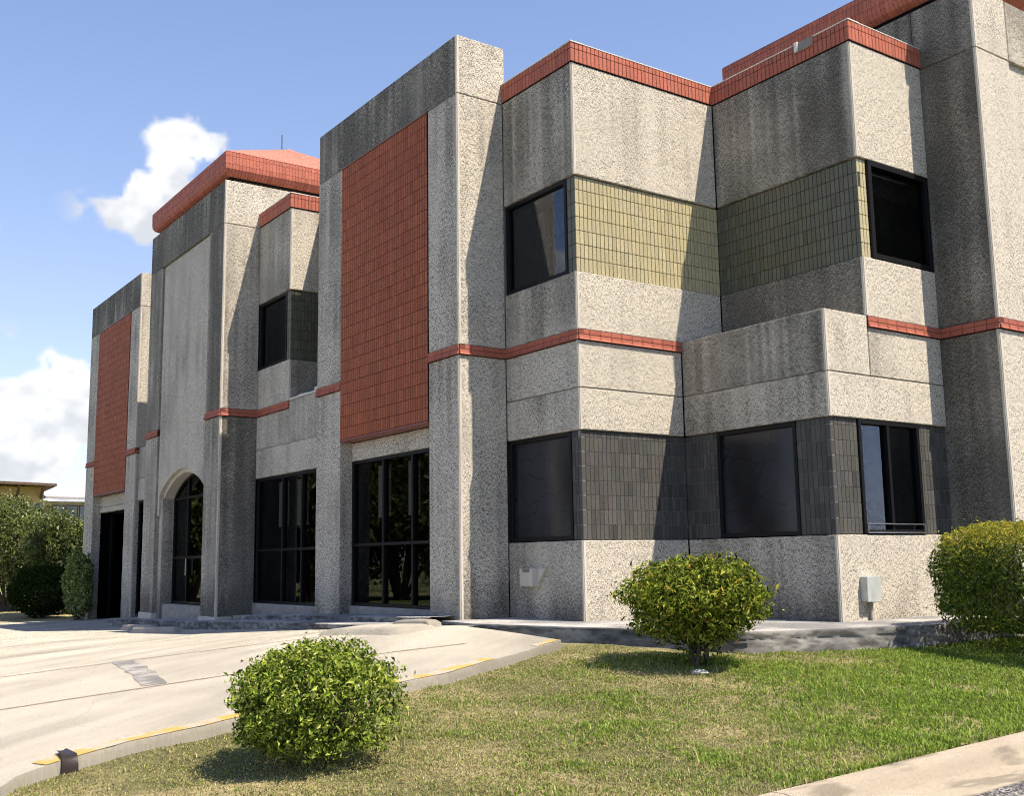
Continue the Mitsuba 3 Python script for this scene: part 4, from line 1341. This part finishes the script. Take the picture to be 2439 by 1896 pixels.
# ------------------------------------------------------------------ grass blades
def blades():
    rng = np.random.default_rng(99)
    V, F, C, n0 = [], [], [], 0
    lush_all = []
    N = 620000
    y = rng.uniform(-7.6, 7.0, N)
    xr = kerb_x(y) + .02
    xl = np.where(y < -.57, lot_edge(y) + .03, np.where(y < .15, 1.2 + (y + .57) * 3.0, 4.72 + np.clip(y - .6, 0, 9) * .27))
    x = rng.uniform(3.0, 8.95, N)
    keep = (x > xl) & (x < xr) & ~((y < -6.75) & (x > 5.5 + (y + 7.6) * 6))
    x, y = x[keep], y[keep]
    dist = np.hypot(x - EYE[0], y - EYE[1])
    keep = rng.uniform(0, 1, len(x)) < np.clip((9.0 / dist) ** 1.3, .25, 1)
    x, y = x[keep], y[keep]
    q = np.stack([x, y, 0 * x], -1)
    patch = meshkit.fbm(q * .9, 4, 12)
    fine = meshkit.fbm(q * 4.5, 3, 5)
    lush = np.clip(.5 + (y + 1.9) * .20 + (patch - .5) * 2.2 + (fine - .5) * .8 + .25 * (x - 6.5) * (y > -3), 0, 1)
    bare = (meshkit.fbm(q * 1.4 + 20, 4, 3) + (fine - .5) * .3) > .67
    keep = ~(bare & (rng.uniform(0, 1, len(x)) < .55))
    x, y, lush = x[keep], y[keep], lush[keep]
    keep2 = keep
    n = len(x)
    z = lawn_z(x, y)
    h = (.010 + .018 * lush) * np.exp(rng.normal(0, .30, n))
    tall = rng.uniform(0, 1, n) < .0016
    h = np.where(tall, h * 3.0, h) * (.55 + 1.0 * meshkit.fbm(q[keep2] * 9.0, 2, 31))
    w = .0026 + .0020 * rng.uniform(0, 1, n) + .0010 * lush
    a = rng.uniform(0, 2 * np.pi, n)
    edge_k = np.exp(-np.abs(kerb_x(y) - x) / .05) + np.where(y < -.6, np.exp(-np.abs(x - lot_edge(y)) / .06), 0)
    h = h * (1 + 1.1 * np.clip(edge_k, 0, 1) * rng.uniform(0, 1, n))
    lean = rng.uniform(.3, 1.3, n) * h
    dx, dy = np.cos(a), np.sin(a)
    sx, sy = -dy * w, dx * w
    b0 = np.stack([x - sx, y - sy, z - .006], 1)
    b1 = np.stack([x + sx, y + sy, z - .006], 1)
    m0 = np.stack([x - sx * .8 + dx * lean * .35, y - sy * .8 + dy * lean * .35, z + h * .62], 1)
    m1 = np.stack([x + sx * .8 + dx * lean * .35, y + sy * .8 + dy * lean * .35, z + h * .62], 1)
    t = np.stack([x + dx * lean, y + dy * lean, z + h], 1)
    v = np.stack([b0, b1, m0, m1, t], 1).reshape(-1, 3)
    i = np.arange(n)[:, None] * 5
    f = np.vstack([i + [0, 1, 3], i + [0, 3, 2], i + [2, 3, 4]])
    dry = np.array([(.33, .30, .14), (.25, .245, .10), (.40, .36, .19)])
    grn = np.array([(.18, .275, .045), (.13, .21, .035), (.26, .34, .07)])
    pr = np.clip(.16 + .82 * lush, 0, 1)
    isg = rng.uniform(0, 1, n) < pr
    c = np.where(isg[:, None], grn[rng.integers(0, 3, n)], dry[rng.integers(0, 3, n)])
    c = np.where(tall[:, None], dry[2], c)
    c = np.clip(c * np.exp(rng.normal(0, .22, (n, 1))), .01, .7)
    return v, f, np.repeat(c, 5, 0)


# dead leaves and mower clippings lying about
rng = np.random.default_rng(12)
n = 210
lx, ly = rng.uniform(3.2, 8.2, n), rng.uniform(-7.0, 5.0, n)
ok = (lx > lot_edge(ly) + .05) | (ly > .9)
ok &= (lx < kerb_x(ly) + .12) & ~((ly > -.5) & (lx < 5.9))
lx, ly = lx[ok], ly[ok]
lz = np.where(lx > kerb_x(ly), -.612, lawn_z(lx, ly) + .022)
lv = leaves(np.column_stack([lx, ly, lz]), np.tile([[0, 0, 2.5]], (len(lx), 1)), .038, pick(rng, len(lx), [(.30, .19, .08), (.42, .32, .16), (.20, .13, .06)], (2, 2, 1)), rng, 2.0)
scene['fallen_leaves'] = mikit.ply(lv[:2], 'mat_leaf', color=lv[2])
tag('fallen_leaves', 'dry brown fallen leaves scattered over the lawn', 'leaves', kind='stuff')

v, f, c = blades()
scene['grass'] = mikit.ply((v, f), 'mat_grass', color=c)
tag('grass', 'short lawn grass, green to the right and dry tan to the left', 'grass', kind='stuff')
